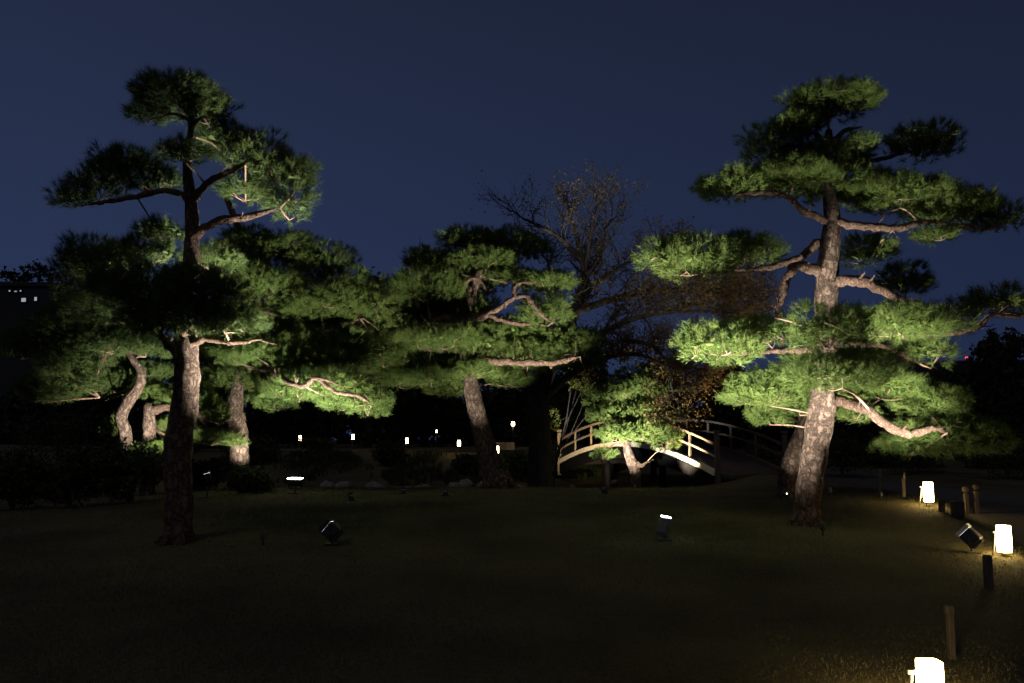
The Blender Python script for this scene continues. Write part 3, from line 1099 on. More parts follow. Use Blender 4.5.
# ---- pine behind it: only its leaning stem shows
# ------------------------------------------------------------------ the pines on the left
pine('tall clipped pine on the left with dark domed top and trunk lit from the right', (178, 542),
     [(178, 542, 0, 27), (179, 500, 0, 26), (178, 450, 0, 27), (186, 395, 0, 26), (187, 350, 0, 23), (184, 300, 0, 19), (191, 260, 0, 16), (192, 215, 0, 13.5),
      (187, 165, 0, 9), (191, 128, 0, 6), (190, 108, 0, 4)],
     [([(190, 203, 0), (178, 192, -.2), (160, 191, -.2), (140, 196, -.2), (112, 201, -.1), (80, 206, 0)], 8, 4),
      ([(191, 204, 0), (210, 181, -.1), (232, 171, 0), (252, 160, .2)], 9, 5),
      ([(193, 240, 0), (205, 228, -.1), (225, 220, -.1), (250, 216, 0), (280, 208, .1)], 10, 6),
      ([(191, 128, 0), (203, 117, 0), (222, 111, 0)], 4, 3),
      ([(191, 122, 0), (175, 114, 0), (155, 118, 0)], 4, 3),
      ([(188, 348, 0), (205, 338, -.2), (235, 342, -.2), (262, 339, -.2)], 9, 5),
      ([(187, 365, 0), (160, 335, .3), (125, 300, .3), (95, 280, .2)], 9, 5),
      ([(186, 340, 0), (182, 320, -.5), (165, 305, -.9), (150, 300, -1.0)], 8, 4),
      ([(185, 310, 0), (215, 300, -.4), (245, 300, -.5)], 7, 4)],
     [(180, 100, 96, 46, 0), (147, 116, 44, 28, .1), (208, 112, 52, 40, .1),
      (222, 140, 66, 40, .5), (252, 158, 76, 52, .5), (278, 172, 60, 44, .4), (296, 178, 40, 38, .2), (184, 153, 58, 26, -.5),
      (132, 166, 70, 38, .1), (102, 183, 64, 44, .1), (76, 198, 40, 34, 0), (152, 182, 56, 32, .3),
      (246, 188, 60, 40, .8), (290, 205, 54, 48, .4), (160, 232, 54, 22, .5), (148, 252, 66, 36, .4),
      (88, 258, 70, 46, .3), (112, 272, 84, 50, -.2), (72, 284, 50, 50, .4), (140, 292, 104, 50, -.9), (196, 288, 90, 46, -1.2), (176, 320, 110, 40, -1.1),
      (110, 310, 80, 40, .2), (225, 322, 80, 36, -.5), (215, 262, 60, 36, .7)],
     seed=5, needle='needle_dim')
pine('pine behind the tall left pine with a bright scaly trunk and hanging sunlike bough'.replace('sunlike', 'brightly lit'), (238, 490),
     [(239, 490, 0, 20), (239, 462, 0, 20), (238, 430, 0, 19), (235, 402, 0, 16), (241, 360, 0, 12), (245, 310, 0, 11), (249, 272, 0, 9), (238, 228, 0, 7), (223, 190, 0, 5)],
     [([(240, 365, 0), (272, 372, -.8), (290, 383, -1.5), (305, 386, -1.7), (316, 377, -1.8), (334, 391, -1.9), (358, 396, -1.8), (372, 405, -1.6)], 6, 2.5),
      ([(314, 378, -1.8), (326, 380, -1.9), (345, 388, -1.9)], 3.5, 2),
      ([(241, 355, 0), (290, 345, -.4), (330, 330, -.3), (362, 318, -.2)], 7, 4),
      ([(246, 300, 0), (285, 285, -.4), (325, 278, -.3)], 6, 4),
      ([(245, 322, 0), (262, 312, -.6), (278, 316, -.7)], 5, 3),
      ([(241, 345, 0), (238, 330, -.4), (230, 322, -.6)], 5, 3)],
     [(250, 244, 64, 34, .1), (284, 252, 76, 40, 0), (318, 264, 70, 50, .2), (346, 288, 64, 52, .2), (372, 308, 56, 50, .3), (266, 286, 84, 40, -.4), (300, 318, 96, 46, .6), (345, 314, 80, 46, .6), (270, 332, 84, 46, .4), (330, 362, 100, 36, .5), (290, 372, 84, 34, .6), (384, 352, 54, 46, .6), (236, 268, 70, 40, .9), (222, 350, 60, 40, .6),
      (322, 306, 90, 44, -.2), (240, 318, 70, 40, -.4), (260, 356, 84, 36, -.3), (300, 346, 84, 44, .1), (240, 380, 80, 30, .6), (345, 342, 70, 36, .2),
      (300, 390, 70, 36, -.6), (332, 386, 80, 36, -.9), (368, 404, 54, 36, -1.1), (345, 402, 50, 24, -.8), (390, 330, 46, 50, .4), (275, 402, 50, 24, -.3), (210, 395, 60, 30, .6)],
     seed=9)
pine('crooked pine behind the left trunk with a pale zigzag stem', (127, 462),
     [(128, 455, 0, 12), (126, 438, 0, 12), (121, 418, 0, 12), (128, 402, 0, 12), (139, 386, 0, 10), (141, 371, 0, 9), (133, 360, 0, 6), (120, 340, 0, 5), (100, 320, 0, 4)],
     [([(139, 386, 0), (118, 394, .2), (100, 398, .3)], 5, 3),
      ([(120, 340, 0), (108, 350, -.2), (97, 376, -.3)], 4, 3)],
     [(92, 318, 84, 46, 0), (60, 330, 70, 46, .3), (112, 344, 76, 32, .1), (76, 364, 80, 36, .2), (146, 348, 70, 28, .3), (105, 385, 60, 26, .5), (30, 345, 60, 40, .4),
      (150, 375, 60, 24, .9), (50, 390, 70, 36, .4)],
     seed=12, needle='needle_dim', Y=21.5)
pine('low pine with a short pale trunk and one level limb behind the left trunk', (150, 462),
     [(149, 458, 0, 13), (149, 440, 0, 13), (149, 425, 0, 13), (149, 410, 0, 11), (146, 404, 0, 7)],
     [([(149, 411, 0), (165, 408, 0), (182, 408, 0), (200, 413, 0)], 9, 6),
      ([(196, 411, 0), (208, 420, -.1), (222, 425, -.2)], 3.5, 2),
      ([(197, 412, 0), (206, 426, -.1), (212, 430, -.2)], 3, 2),
      ([(186, 418, 0), (205, 433, -.2), (228, 436, -.2)], 3.5, 2.5),
      ([(150, 425, 0), (165, 435, -.1), (178, 430, -.1)], 3, 2)],
     [(190, 402, 60, 22, .5), (216, 414, 50, 26, .5), (212, 440, 60, 18, .1), (150, 395, 50, 22, .5), (176, 428, 50, 20, .5), (120, 428, 40, 24, .7), (165, 450, 60, 16, .2)],
     seed=14, Y=21.8)
# ------------------------------------------------------------------ the pine in the middle
pine('spreading pine in the middle with a leaning trunk and bare twisting limbs', (499, 488),
     [(499, 488, 0, 25), (490, 462, 0, 22), (481, 428, 0, 19), (471, 385, 0, 17), (467, 355, 0, 15), (465, 330, 0, 13), (470, 300, 0, 11), (478, 270, 0, 8), (478, 246, 0, 5)],
     [([(466, 366, 0), (485, 361, -.5), (515, 362, -.7), (548, 363, -.6), (580, 357, -.4)], 9, 5),
      ([(466, 325, 0), (448, 318, -.4), (428, 323, -.5), (410, 330, -.4)], 9, 6),
      ([(466, 318, 0), (480, 317, -.6), (490, 313, -.8), (505, 304, -.9), (515, 296, -.9), (515, 285, -.9), (540, 282, -.8)], 7, 4),
      ([(514, 297, -.9), (527, 296, -1), (537, 310, -1), (552, 323, -.9)], 5, 3.5),
      ([(490, 314, -.8), (508, 322, -.9), (532, 325, -.9)], 5.5, 3.5),
      ([(472, 292, 0), (465, 283, -.6), (477, 278, -.7), (488, 294, -.7)], 5, 3),
      ([(477, 262, 0), (465, 247, -.3), (448, 245, -.4)], 4.5, 3),
      ([(445, 270, .5), (425, 246, .6), (418, 245, .6)], 2.5, 1.2),
      ([(435, 275, .5), (415, 262, .6), (398, 258, .6)], 2.5, 1.2),
      ([(470, 345, 0), (440, 350, -.3), (405, 345, -.2)], 7, 4)],
     [(468, 240, 56, 28, -.1), (508, 248, 78, 38, .7), (430, 262, 58, 28, .1), (486, 262, 70, 26, -.3), (458, 266, 60, 28, 0), (545, 283, 62, 24, -.4), (510, 277, 46, 22, .1),
      (546, 312, 54, 42, -.3), (518, 330, 62, 28, .3), (428, 288, 80, 44, -.3), (404, 296, 60, 40, 0), (472, 306, 54, 30, .6), (444, 340, 84, 28, -.7), (484, 342, 44, 38, -.5),
      (432, 380, 58, 22, -.2), (478, 372, 44, 20, -.4), (402, 338, 64, 46, .2), (378, 350, 52, 44, .6), (560, 344, 80, 36, .8), (528, 344, 70, 24, .7), (584, 360, 44, 26, .8),
      (440, 300, 90, 50, .9), (470, 280, 70, 40, .8), (450, 322, 100, 40, .9), (490, 345, 90, 40, .8), (400, 362, 70, 40, .9), (440, 365, 80, 36, .9), (520, 362, 90, 30, 1.0), (400, 378, 50, 30, .6), (452, 390, 50, 18, .3), (505, 380, 60, 20, .8)],
     seed=21)
# ------------------------------------------------------------------ dwarf pine before the bridge
pine('dwarf pine with a crooked orange trunk in front of the bridge', (636, 486),
     [(636, 488, 0, 10), (635, 472, 0, 10.5), (631, 461, 0, 11), (627, 448, 0, 8), (627, 436, 0, 6), (630, 418, 0, 5), (634, 400, 0, 4), (634, 384, 0, 3)],
     [([(633, 466, 0), (642, 465, -.1), (648, 461, -.1)], 8.5, 7),
      ([(630, 424, 0), (624, 422, -.2), (614, 427, -.2)], 4, 2.5),
      ([(631, 421, 0), (645, 418, -.2), (657, 420, -.2)], 4, 2.5),
      ([(633, 398, 0), (624, 396, -.2), (614, 399, -.2)], 3, 2),
      ([(633, 396, 0), (648, 390, 0), (660, 392, 0)], 3, 2),
      ([(627, 440, 0), (612, 446, -.1), (602, 452, -.1)], 3, 2)],
     [(632, 376, 34, 18, 0), (632, 386, 46, 18, 0), (610, 394, 46, 17, -.1), (655, 391, 42, 20, 0), (609, 415, 46, 20, 0), (640, 411, 54, 20, .1), (662, 416, 36, 24, .1), (618, 434, 46, 22, -.2),
      (646, 432, 48, 26, -.3), (664, 440, 34, 26, 0), (603, 455, 22, 14, 0), (632, 400, 40, 14, .2), (600, 403, 30, 14, .2)],
     seed=25, Y=25.0, nl=.11, nw=.008, shrink=.03, tdens=.9)

# leaning stem of a farther pine that shows left of the big right trunk
b = on_ground(784, 19.0)
root = thing('pine_tree', 'leaning smooth pine stem just behind the thick right trunk', 'pine tree', b)
q, r = spline([Vector((0, 0, -.2)), P(792, 462, 19.0) - b, P(804, 432, 19.0) - b, P(818, 385, 19.0) - b, P(838, 345, 19.2) - b], [.26, .22, .2, .17, .12], .12)
mb = MB()
mb.tube(q, r, 14, .05, random.Random(4))
mb.build('trunk', M['bark'], root)
for px, py, w, h in ((850, 335, 80, 40), (812, 362, 60, 30), (872, 362, 60, 30)):
    c = P(px, py, 19.3) - b
    C, A, CC = pad_tufts(c, w * .5 * 19.3 / F, .7, h * .5 * 19.3 / F)
    pad = add_obj('foliage_pad', tri_mesh('foliage_pad', needles(C, A, 18, .125, .008)), M['needle_dim'], root)
    mb = MB()
    s, _ = closest(c, [q])
    mb.tube([s, s.lerp(c, .5), c], [.04, .03, .02], 6)
    mb.build('twigs', M['twig'], pad)


# ------------------------------------------------------------------ the half bare autumn tree
def autumn_tree():
    rnd = random.Random(31)
    Y0 = 24.9
    b = on_ground(540, Y0)
    root = thing('autumn_tree', 'tall half bare autumn tree with fine dark twigs against the sky', 'tree', b)
    W = lambda x, y, d: P(x, y, Y0 + d) - b
    limbs = [([(540, 492, 0), (540, 440, 0), (541, 395, 0), (556, 350, .3), (575, 312, .5), (584, 280, .6), (580, 250, .6), (570, 215, .6)], 27, 3),
             ([(584, 280, .6), (600, 255, .7), (606, 228, .8)], 8, 2.5), ([(620, 340, -.6), (650, 345, -.7), (668, 365, -.6), (672, 392, -.5)], 5, 2), ([(660, 310, -.4), (700, 305, -.3), (740, 322, -.2)], 5, 2), ([(582, 262, .6), (562, 240, .4), (540, 226, .2), (522, 218, .2)], 7, 2),
             ([(575, 312, .5), (610, 300, 0), (645, 292, -.3), (690, 290, -.3), (730, 296, 0)], 9, 2.2),
             ([(580, 300, .5), (600, 280, 1.2), (630, 262, 1.5), (660, 250, 1.6)], 8, 2.2),
             ([(556, 350, .3), (590, 338, -.3), (630, 320, -.6), (670, 312, -.4), (720, 312, 0)], 9, 2.5),
             ([(541, 400, 0), (570, 375, -.5), (605, 358, -.8), (640, 355, -.7), (675, 372, -.5)], 9, 2.5),
             ([(541, 395, 0), (535, 350, .6), (550, 300, .9), (548, 262, 1.0)], 9, 2.5), ([(584, 275, .6), (590, 240, .3), (596, 205, .2)], 6, 2)]
    mb = MB()
    segs = []
    for pts, w0, w1 in limbs:
        n = len(pts)
        q, r = spline([W(*p) for p in pts], [(w0 + (w1 - w0) * (i / (n - 1)) ** .8) * .5 * Y0 / F for i in range(n)], .18)
        mb.tube(q, r, 10, .05, rnd)
        segs.append((q, r))
    mb.build('trunk', M['dark_bark'], root)
    tw = MB()
    tips = []

    def grow(p, d, L, r, lev):
        k = 3
        pts = [p]
        for i in range(k):
            d = (d + Vector((rnd.gauss(0, .28), rnd.gauss(0, .28), rnd.gauss(.06, .22)))).normalized()
            pts.append(pts[-1] + d * L / k)
        tw.tube(pts, [r, r * .8, r * .62, r * .4], 4, 0, None, False)
        tips.append(pts[-1])
        tips.append(pts[2])
        if lev > 0:
            for i in range(rnd.choice((2, 3, 3))):
                s = pts[rnd.randint(1, k)]
                dd = (d + Vector((rnd.gauss(0, .7), rnd.gauss(0, .7), rnd.gauss(.1, .5)))).normalized()
                grow(s, dd, L * rnd.uniform(.55, .85), max(r * .6, .0045), lev - 1)
    for k, (q, r) in enumerate(segs):
        lo = int(len(q) * (.62 if k == 0 else .25))
        for i in range(lo, len(q), 2):
            d = (q[min(i + 1, len(q) - 1)] - q[i - 1]).normalized()
            for _ in range(3):
                dd = (d * .5 + Vector((rnd.gauss(0, .6), rnd.gauss(0, .6), rnd.gauss(.45, .5)))).normalized()
                grow(q[i], dd, rnd.uniform(.5, .85), max(r[i] * .35, .008), 2)
        for _ in range(4):
            dd = (d * .8 + Vector((rnd.gauss(0, .45), rnd.gauss(0, .45), rnd.gauss(.3, .4)))).normalized()
            grow(q[-1], dd, rnd.uniform(.6, .95), max(r[-1] * .7, .01), 3)
    tw.build('twigs', M['dark_bark'], root)
    tp = np.array([tuple(t) for t in tips])
    # leaves hang on mostly to the right and low down; the upper left is bare
    pxx = (tp[:, 0] + b.x) / (tp[:, 1] + b.y) * F + 512
    ele = tp[:, 2]
    keep = RNG.uniform(0, 1, len(tp)) < np.clip(.42 + (pxx - 560) / 130 + (2.2 - ele) * .12, .10, .9)
    tp = tp[keep]
    p = (tp[:, None] + RNG.normal(size=(len(tp), 7, 3)) * .13).reshape(-1, 3)
    D = unit(RNG.normal(size=p.shape) + np.array([0, 0, -.4]))
    S = unit(np.cross(D, RNG.normal(size=p.shape)))
    s = .07 * RNG.uniform(.6, 1.3, (len(p), 1))
    V = np.stack([p - D * s * .5 + S * s * .32, p - D * s * .5 - S * s * .32, p + D * s * .6], 1)
    add_obj('leaves', tri_mesh('leaves', V), M['brown_leaf'], root)


autumn_tree()
# slender broadleaf with yellow green leaves by the far end of the bridge
b = on_ground(551, 26.2)
leafy_tree('small_tree', 'slender small tree with yellow green leaves left of the bridge railing', 'tree', b, P(572, 372, 26.2), .035,
           [(P(580, 376, 26.2), (.40, .4, .28)), (P(572, 386, 26.0), (.22, .25, .2)), (P(590, 388, 26), (.25, .25, .18)), (P(598, 350, 26.5), (.5, .4, .4)), (P(556, 416, 26.0), (.14, .2, .5)), (P(553, 448, 26), (.2, .2, .35)),
            (P(630, 352, 26.6), (.6, .5, .35)), (P(590, 332, 26.6), (.5, .5, .3))],
           2600, .075, 'yellow_leaf', seed=3)


# ------------------------------------------------------------------ dark evergreens around the garden
def bg_tree(label, px, top, wpx, Y, seed, leaf='dark_leaf', n=9000, size=.26):
    rnd = random.Random(seed)
    b = on_ground(px, Y)
    k = Y / F
    H = P(px, top, Y).z - b.z
    R = wpx * .5 * k
    blobs = []
    for i in range(15):
        t = (i + .5) / 15
        ang = rnd.uniform(0, 2 * math.pi)
        z = b.z + H * (.10 + .78 * t)
        prof = math.sin(math.pi * (.16 + .72 * t)) ** .7
        rr = R * prof * .62 * math.sqrt(rnd.random())
        s = R * rnd.uniform(.34, .5) * (1.1 - .35 * t)
        blobs.append(((b.x + math.cos(ang) * rr, b.y + math.sin(ang) * rr * .6, z), (s, s * .8, min(s * .8, H * .2))))
    s = R * .34
    blobs.append(((b.x, b.y, b.z + H - s * .7), (s, s, s * .7)))
    return leafy_tree('evergreen_tree', label, 'tree', b, (b.x, b.y, b.z + H * .8), max(.15, H * .028), blobs, n, size, leaf, group='dark trees around the garden', seed=seed)


BG = [(22, 262, 190, 104, 'dark round tree at the far left edge before the lit windows'),
      (110, 312, 150, 40, 'dark tree behind the crooked zigzag pine'),
      (215, 300, 150, 44, 'dark tree behind the bright scaly pine trunk'),
      (300, 285, 150, 48, 'dark tree far behind the brightly lit hanging bough'),
      (365, 272, 120, 46, 'dark tree that tops the gap between left and middle pines'),
      (425, 305, 140, 50, 'dark tree behind the left half of the middle pine'),
      (505, 330, 130, 52, 'dark tree behind the right half of the middle pine'),
      (585, 352, 130, 50, 'dark tree behind the far end of the bridge'),
      (660, 358, 110, 47, 'dark tree beyond the middle of the bridge'),
      (728, 362, 110, 44, 'dark tree beyond the near end of the bridge'),
      (800, 380, 130, 42, 'dark tree behind the thick right trunk'),
      (880, 372, 130, 40, 'dark tree beyond the low right boughs'),
      (950, 372, 110, 46, 'low dark tree just under the red light'),
      (1012, 328, 120, 38, 'tall dark tree at the right edge beside the red light'),
      (1060, 350, 120, 30, 'dark tree mostly outside the right edge')]
for i, (px, top, w, Y, lb) in enumerate(BG[:-1]):
    bg_tree(lb, px, top, w, Y, 50 + i, size=.26 if Y < 80 else .62)

# shrubs
SH = [(20, 475, 90, 64, 18.4, 'nearest black shrub at the far left under the dark trees'), (78, 474, 80, 60, 18.6, 'black shrub left of the zigzag stem foot'),
      (135, 470, 76, 62, 18.8, 'black shrub hiding the feet of the two pale crooked trunks'), (250, 488, 56, 24, 20.6, 'low black shrub at the foot of the bright scaly trunk'),
      (30, 470, 110, 60, 26, 'dark spreading shrub at the foot of the left edge'), (95, 468, 90, 44, 25, 'dark shrub below the pale zigzag stem'),
      (205, 474, 80, 40, 23, 'dark shrub around the twin white glints'), (320, 452, 50, 30, 36, 'dark shrub on the bank under the far lanterns'),
      (390, 458, 44, 36, 33, 'dark rounded shrub on the grassy bank'), (468, 468, 42, 30, 32, 'clipped dome shrub left of the leaning trunk foot'),
      (520, 466, 40, 30, 32, 'shrub right of the leaning trunk foot'), (840, 450, 100, 50, 32, 'dark shrub right of the thick trunk'),
      (920, 455, 110, 50, 34, 'dark shrub behind the farthest right lantern'), (1000, 460, 110, 70, 31, 'dark shrub at the right edge beyond the path'),
      (250, 452, 70, 40, 34, 'dark shrub behind the bright scaly trunk'), (60, 440, 120, 60, 33, 'dark broad shrub below the far left tree'),
      (760, 455, 60, 36, 33, 'dark shrub behind the near bridge post'), (150, 440, 100, 60, 36, 'dark shrub behind the low level limb')]
for i, (px, py, w, h, Y, lb) in enumerate(SH):
    k = Y / F
    b = on_ground(px, Y)
    rnd = random.Random(90 + i)
    H = max(P(px, py - h * .5, Y).z - b.z, .6)
    R = w * .5 * k
    bl = []
    for j in range(9):
        a = rnd.uniform(0, 6.28)
        q = R * .6 * math.sqrt(rnd.random())
        bl.append(((b.x + math.cos(a) * q, b.y + math.sin(a) * q * .7, b.z + H * rnd.uniform(.3, .66)), (R * .42, R * .36, H * .32)))
    leafy_tree('shrub', lb, 'shrub', b, (b.x, b.y, b.z + H * .5), .05, bl, 2600, .11, 'shrub_leaf', group='shrubs around the lawn', seed=90 + i)

# a far wood closes the view below the tree tops
bl = []
rnd = random.Random(77)
for i in range(170):
    x = -75 + 150 * (i + rnd.random()) / 170
    Y = rnd.uniform(64, 74)
    z = float(T(x, Y))
    bl.append(((x, Y, z + rnd.choice((.6, 1.2, 2.4, 3.6)) + rnd.uniform(-.4, .4)), (rnd.uniform(1.8, 2.8), 1.8, rnd.uniform(1.2, 2.0))))
tag(add_obj('far_wood', tri_mesh('far_wood', leaf_blobs(bl, 110000, .55)), M['dark_leaf']), 'dark mass of far woodland closing the garden', 'woodland', kind='stuff')

# ------------------------------------------------------------------ far buildings
def far_building(label, px0, px1, top, Y, wins, beacon=None, seed=1):
    x0, x1 = P(px0, 440, Y).x, P(px1, 440, Y).x
    zt = P(0, top, Y).z
    z0 = float(T((x0 + x1) / 2, Y))
    c = Vector(((x0 + x1) / 2, Y + 8, z0))
    root = thing('far_building', label, 'building', c)
    mb = MB()
    H = zt - z0
    mb.box((0, 0, H / 2 - .5), (x1 - x0, 16, H + 1), None, .1)
    wl_ = mb.build('wall', M['concrete'], root)
    mb = MB()
    mb.box((0, 0, H + .25), (x1 - x0 + .4, 16.4, .5), None, .08)
    mb.build('roof', M['concrete'], root)
    for px, py, w, h in wins:
        p = P(px, py, Y) - c
        mb = MB()
        mb.box((p.x, -8.0, p.z), (w, .12, h), None, .02)
        win = mb.build('window', M['window'], root)
        mb = MB()
        for s in (-1, 1):
            mb.box((p.x + s * (w / 2 + .05), -8.02, p.z), (.1, .2, h + .2))
            mb.box((p.x, -8.02, p.z + s * (h / 2 + .05)), (w, .2, .1))
        mb.build('frame', M['concrete'], win)
    if beacon:
        p = P(beacon[0], beacon[1], Y) - c
        mb = MB()
        mb.tube([(p.x, -6, H + .4), (p.x, -6, H + 1), (p.x, -6, p.z - .2)], [.12] * 3, 8)
        mb.build('mast', M['metal'], root)
        mb = MB()
        mb.tube([(p.x, -6, p.z - .25), (p.x, -6, p.z), (p.x, -6, p.z + .25)], [.26, .3, .22], 10)
        mb.build('beacon', M['red'], root)


far_building('distant dark building with red warning light on its roof', 880, 1080, 363, 170, [], (972, 357))
far_building('distant block with a few small lit windows at the left edge', -60, 44, 287, 90,
             [(10, 291, .22, .16), (16, 291.5, .3, .12), (21, 291, .2, .16), (24, 300, .5, .4), (36, 299, .3, .4), (22, 343, .2, .16), (12, 347, .26, .3)])

# ------------------------------------------------------------------ posts, stakes, ropes, boxes
GP = 'wooden posts along the lawn edge'


def post(label, g, w, h, head=True, pin=False, mat='post_wood', rz=0.0, name='wooden_post'):
    root = thing(name, label, 'post', g, GP, rz)
    mb = MB()
    mb.box((0, 0, h * .5 - .1), (w * .8, w * .8, h + .2 - (.24 * h if head else 0) * .0), None, .01)
    mb.build('shaft', M[mat], root)
    if head:
        mb = MB()
        mb.box((-w * .06, 0, h + .02), (w, w, h * .22), None, .012)
        mb.build('head', M[mat], root)
    if pin:
        mb = MB()
        mb.tube([(w * .35, 0, h), (w * .38, 0, h + .08), (w * .38, 0, h + .16)], [.018, .018, .014], 6)
        mb.build('pin', M['steel'], root)
    return root


g = G(952, 659)
post('pale square wooden post behind the lowest glowing lantern', g, .066, .37, True, False, 'post_wood', .1)
g = G(989, 588)
post('dark short post in front of the glowing lantern on the right', g, .095, .36, False, False, 'post_wood', .2)
g = G(904, 497)
p1 = post('pale slim post with an iron pin left of the farthest right lantern', g, .075, .34, True, True, 'wood')
g2 = on_ground(877.5, 20.5)
g2 = Vector((P(877.5, 440, 20.8).x, 20.8, float(T(P(877.5, 440, 20.8).x, 20.8))))
post('pale slim post with an iron pin near the dark crest of the lawn', g2, .07, .36, True, True, 'wood')
mb = MB()
a, b_ = g + Vector((0, 0, .33)), g2 + Vector((0, 0, .35))
mb.tube(spline([a, (a + b_) / 2 + Vector((0, 0, -.05)), b_], [.008] * 3, .2)[0], [.008] * len(spline([a, (a + b_) / 2, b_], [.008] * 3, .2)[0]), 6)
rp = mb.build('rope', M['rope'])
tag(rp, 'thin rope strung between the two pinned posts', 'rope')
g = G(942, 512)
post('stout dark post just right of the farthest right lantern', g, .11, .24, False, False, 'post_wood')
for px, pyb, hh, lb in ((967, 514, .40, 'post with a pale block top behind the dark junction box'), (977, 514, .44, 'slimmer pale topped post right of its twin')):
    g = G(px, pyb)
    r = post(lb, g, .10, hh, False, False, 'post_wood')
    mb = MB()
    mb.box((0, 0, hh + .07), (.11, .10, .12), None, .03)
    mb.build('cap', M['post_wood'], r)
g = G(958, 517)
r = thing('junction_box', 'black electrical junction box among the posts on the right', 'electrical box', g)
mb = MB()
mb.box((0, 0, .13), (.19, .15, .28), None, .02)
mb.build('body', M['metal'], r)
mb = MB()
mb.box((0, -.08, .14), (.14, .012, .18), None, .004)
mb.build('door', M['metal'], r)


def stake(label, g, h, tip=None, mat='post_wood', w=.05, power=0, aim=None):
    r = thing('stake_light', label, 'stake light', g, 'small stakes on the lawn')
    mb = MB()
    mb.tube([(0, 0, -.1), (0, 0, h * .5), (0, 0, h * .7)], [.014] * 3, 8)
    mb.build('spike', M['metal'], r)
    mb = MB()
    mb.tube([(0, 0, h * .4), (0, 0, h * .46), (.0, -.0, h * .98), (.0, 0, h)], [w * .5, w * .62, w * .62, w * .4], 12)
    mb.build('head', M[mat], r)
    if power:
        spot('beam', r, aim - g, power, 70, .9, .05, (1, .95, .83), (0, 0, h + .05))
    if tip:
        mb = MB()
        mb.tube([(0, 0, h), (0, 0, h + .012), (0, 0, h + .024)], [w * .3, w * .3, w * .2], 8)
        mb.build('lens', M[tip], r)


stake('small brown stake standing alone on the lawn left of centre', G(263, 545), .20, None, 'post_wood', .075)
stake('small dark stake right of the thick right trunk foot', G(823, 536), .20, None, 'metal', .07)
stake('tiny dark stake on the lawn short of the pinned posts', G(881, 500), .17, None, 'metal', .06)
stake('tiny stake with a pale glint left of the thick right trunk', on_ground(785, 18.0), .16, 'dimlens', 'metal', .04, 110, P(806, 415, 19.0))
stake('tiny stake half hidden right of the thick right trunk', G(830, 495), .16, None, 'grey_metal', .06)

# dim amber lamp box among the shrubs on the left
g = G(123, 494)
r = thing('garden_lamp', 'small dim amber lamp glowing among the dark shrubs on the left', 'lamp', g)
mb = MB()
mb.box((0, 0, .10), (.20, .16, .2), None, .015)
mb.build('base', M['post_wood'], r)
mb = MB()
mb.box((0, 0, .265), (.18, .14, .12), None, .02)
mb.build('shade', M['amber'], r)
mb = MB()
mb.box((0, 0, .345), (.24, .2, .03), None, .01)
mb.build('cap', M['post_wood'], r)
g = on_ground(513, 46)
r = thing('garden_lamp', 'tiny amber lamp high on the far slope right of the leaning trunk', 'lamp', g)
zz = P(513, 424, 46).z - g.z
mb = MB()
mb.tube([(0, 0, -.2), (0, 0, zz * .5), (0, 0, zz - .1)], [.04, .04, .04], 8)
mb.build('post', M['metal'], r)
mb = MB()
mb.tube([(0, 0, zz - .1), (0, 0, zz), (0, 0, zz + .12)], [.08, .1, .07], 10)
mb.build('globe', M['far_paper'], r)

# small rest hut / sign boards seen on the far bank
g = on_ground(505, 35.2)
r = thing('notice_board', 'pale notice board standing behind the far lantern beside the trunk', 'notice board', g)
mb = MB()
zt = P(505, 443, 35.2).z - g.z
for s in (-1, 1):
    mb.tube([(s * .3, 0, -.1), (s * .3, 0, zt * .5), (s * .3, 0, zt)], [.025] * 3, 6)
mb.build('frame', M['post_wood'], r)
mb = MB()
mb.box((0, -.04, zt - .12), (.75, .03, .30), None, .006)
mb.build('board', M['wood'], r)

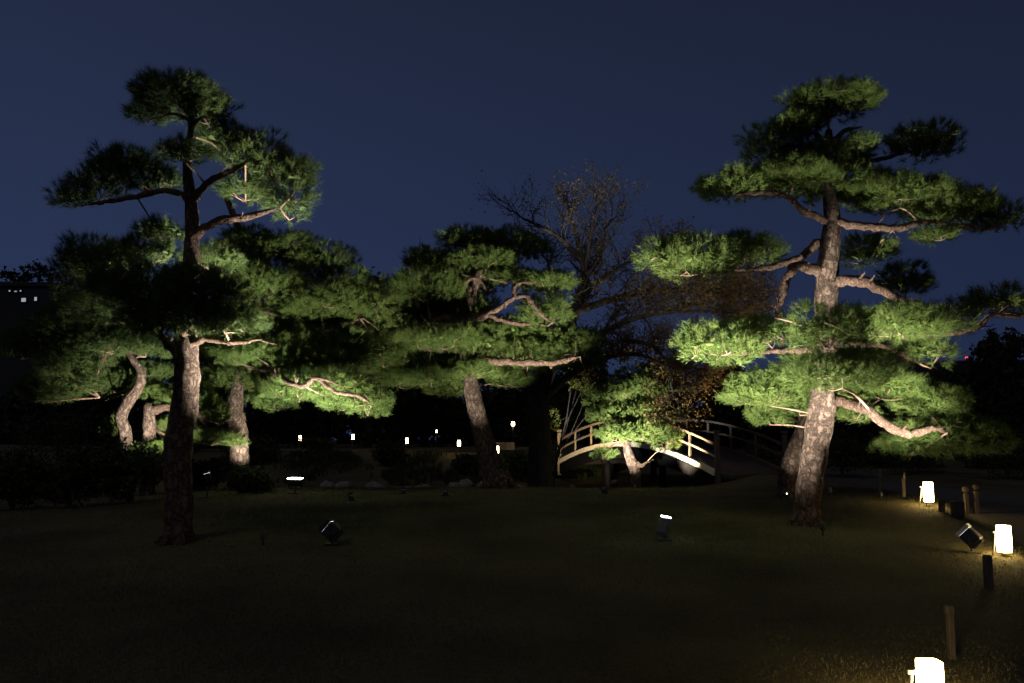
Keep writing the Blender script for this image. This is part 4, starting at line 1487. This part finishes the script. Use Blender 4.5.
# ------------------------------------------------------------------ shore stones
sm = []
for k in range(4):
    rnd = random.Random(200 + k)
    mb = MB()
    nu, nv = 9, 6
    vs_ = []
    for j in range(nv + 1):
        for i in range(nu):
            th = math.pi * j / nv
            ph = 2 * math.pi * i / nu
            q = 1 + .22 * math.sin(3 * ph + k) * math.sin(th) + rnd.uniform(-.10, .10)
            vs_.append((math.sin(th) * math.cos(ph) * q, math.sin(th) * math.sin(ph) * q, math.cos(th) * q * .8))
    fs = []
    for j in range(nv):
        for i in range(nu):
            fs.append((j * nu + i, (j + 1) * nu + i, (j + 1) * nu + (i + 1) % nu, j * nu + (i + 1) % nu))
    mb.add(vs_, fs, False)
    me = bpy.data.meshes.new('shore_stone')
    me.from_pydata(mb.v, [], mb.f)
    me.materials.append(M['stone'])
    sm.append(me)
rnd = random.Random(222)
for i in range(29):
    x = -7.6 + 10.4 * (i + rnd.random() * .8) / 34
    Y = 30.6 + .7 * math.sin(x * .35) + .45 * max(x, 0) + rnd.uniform(-.1, .25)
    o = bpy.data.objects.new('shore_stone', sm[rnd.randint(0, 3)])
    COL.objects.link(o)
    s = rnd.uniform(.14, .30)
    o.location = (x, Y, max(float(T(x, Y)), -.05) + s * .25)
    o.scale = (s * rnd.uniform(1, 1.6), s, s * rnd.uniform(.7, 1.1))
    o.rotation_euler = (rnd.uniform(-.3, .3), rnd.uniform(-.3, .3), rnd.uniform(0, 6.28))
    tag(o, 'grey rounded stone edging the far pond bank', 'stone', 'stones edging the far pond bank')

# low ground cover on the far bank
xx = RNG.uniform(-11, 3.5, 900)
dd = RNG.uniform(.3, 5.2, 900)
yy = 30.6 + .7 * np.sin(xx * .35) + .45 * np.maximum(xx, 0) + dd
keep = np.sin(xx * 1.7 + 1.3) + np.sin(xx * .6 + yy * 1.1) + RNG.normal(size=900) * .5 > .1
xx, yy = xx[keep], yy[keep]
C = np.stack([xx, yy, T(xx, yy) - .02], 1)
C = (C[:, None] + RNG.normal(size=(len(C), 5, 3)) * np.array([.18, .18, .01])).reshape(-1, 3)
V = needles(C, np.array([0, 0, 1.0]) + RNG.normal(size=C.shape) * .2, 9, .30, .022, .05, .7)
tag(add_obj('ground_cover', tri_mesh('ground_cover', V), M['shrub_leaf']), 'tufts of low leafy ground cover on the far bank', 'ground cover', kind='stuff')
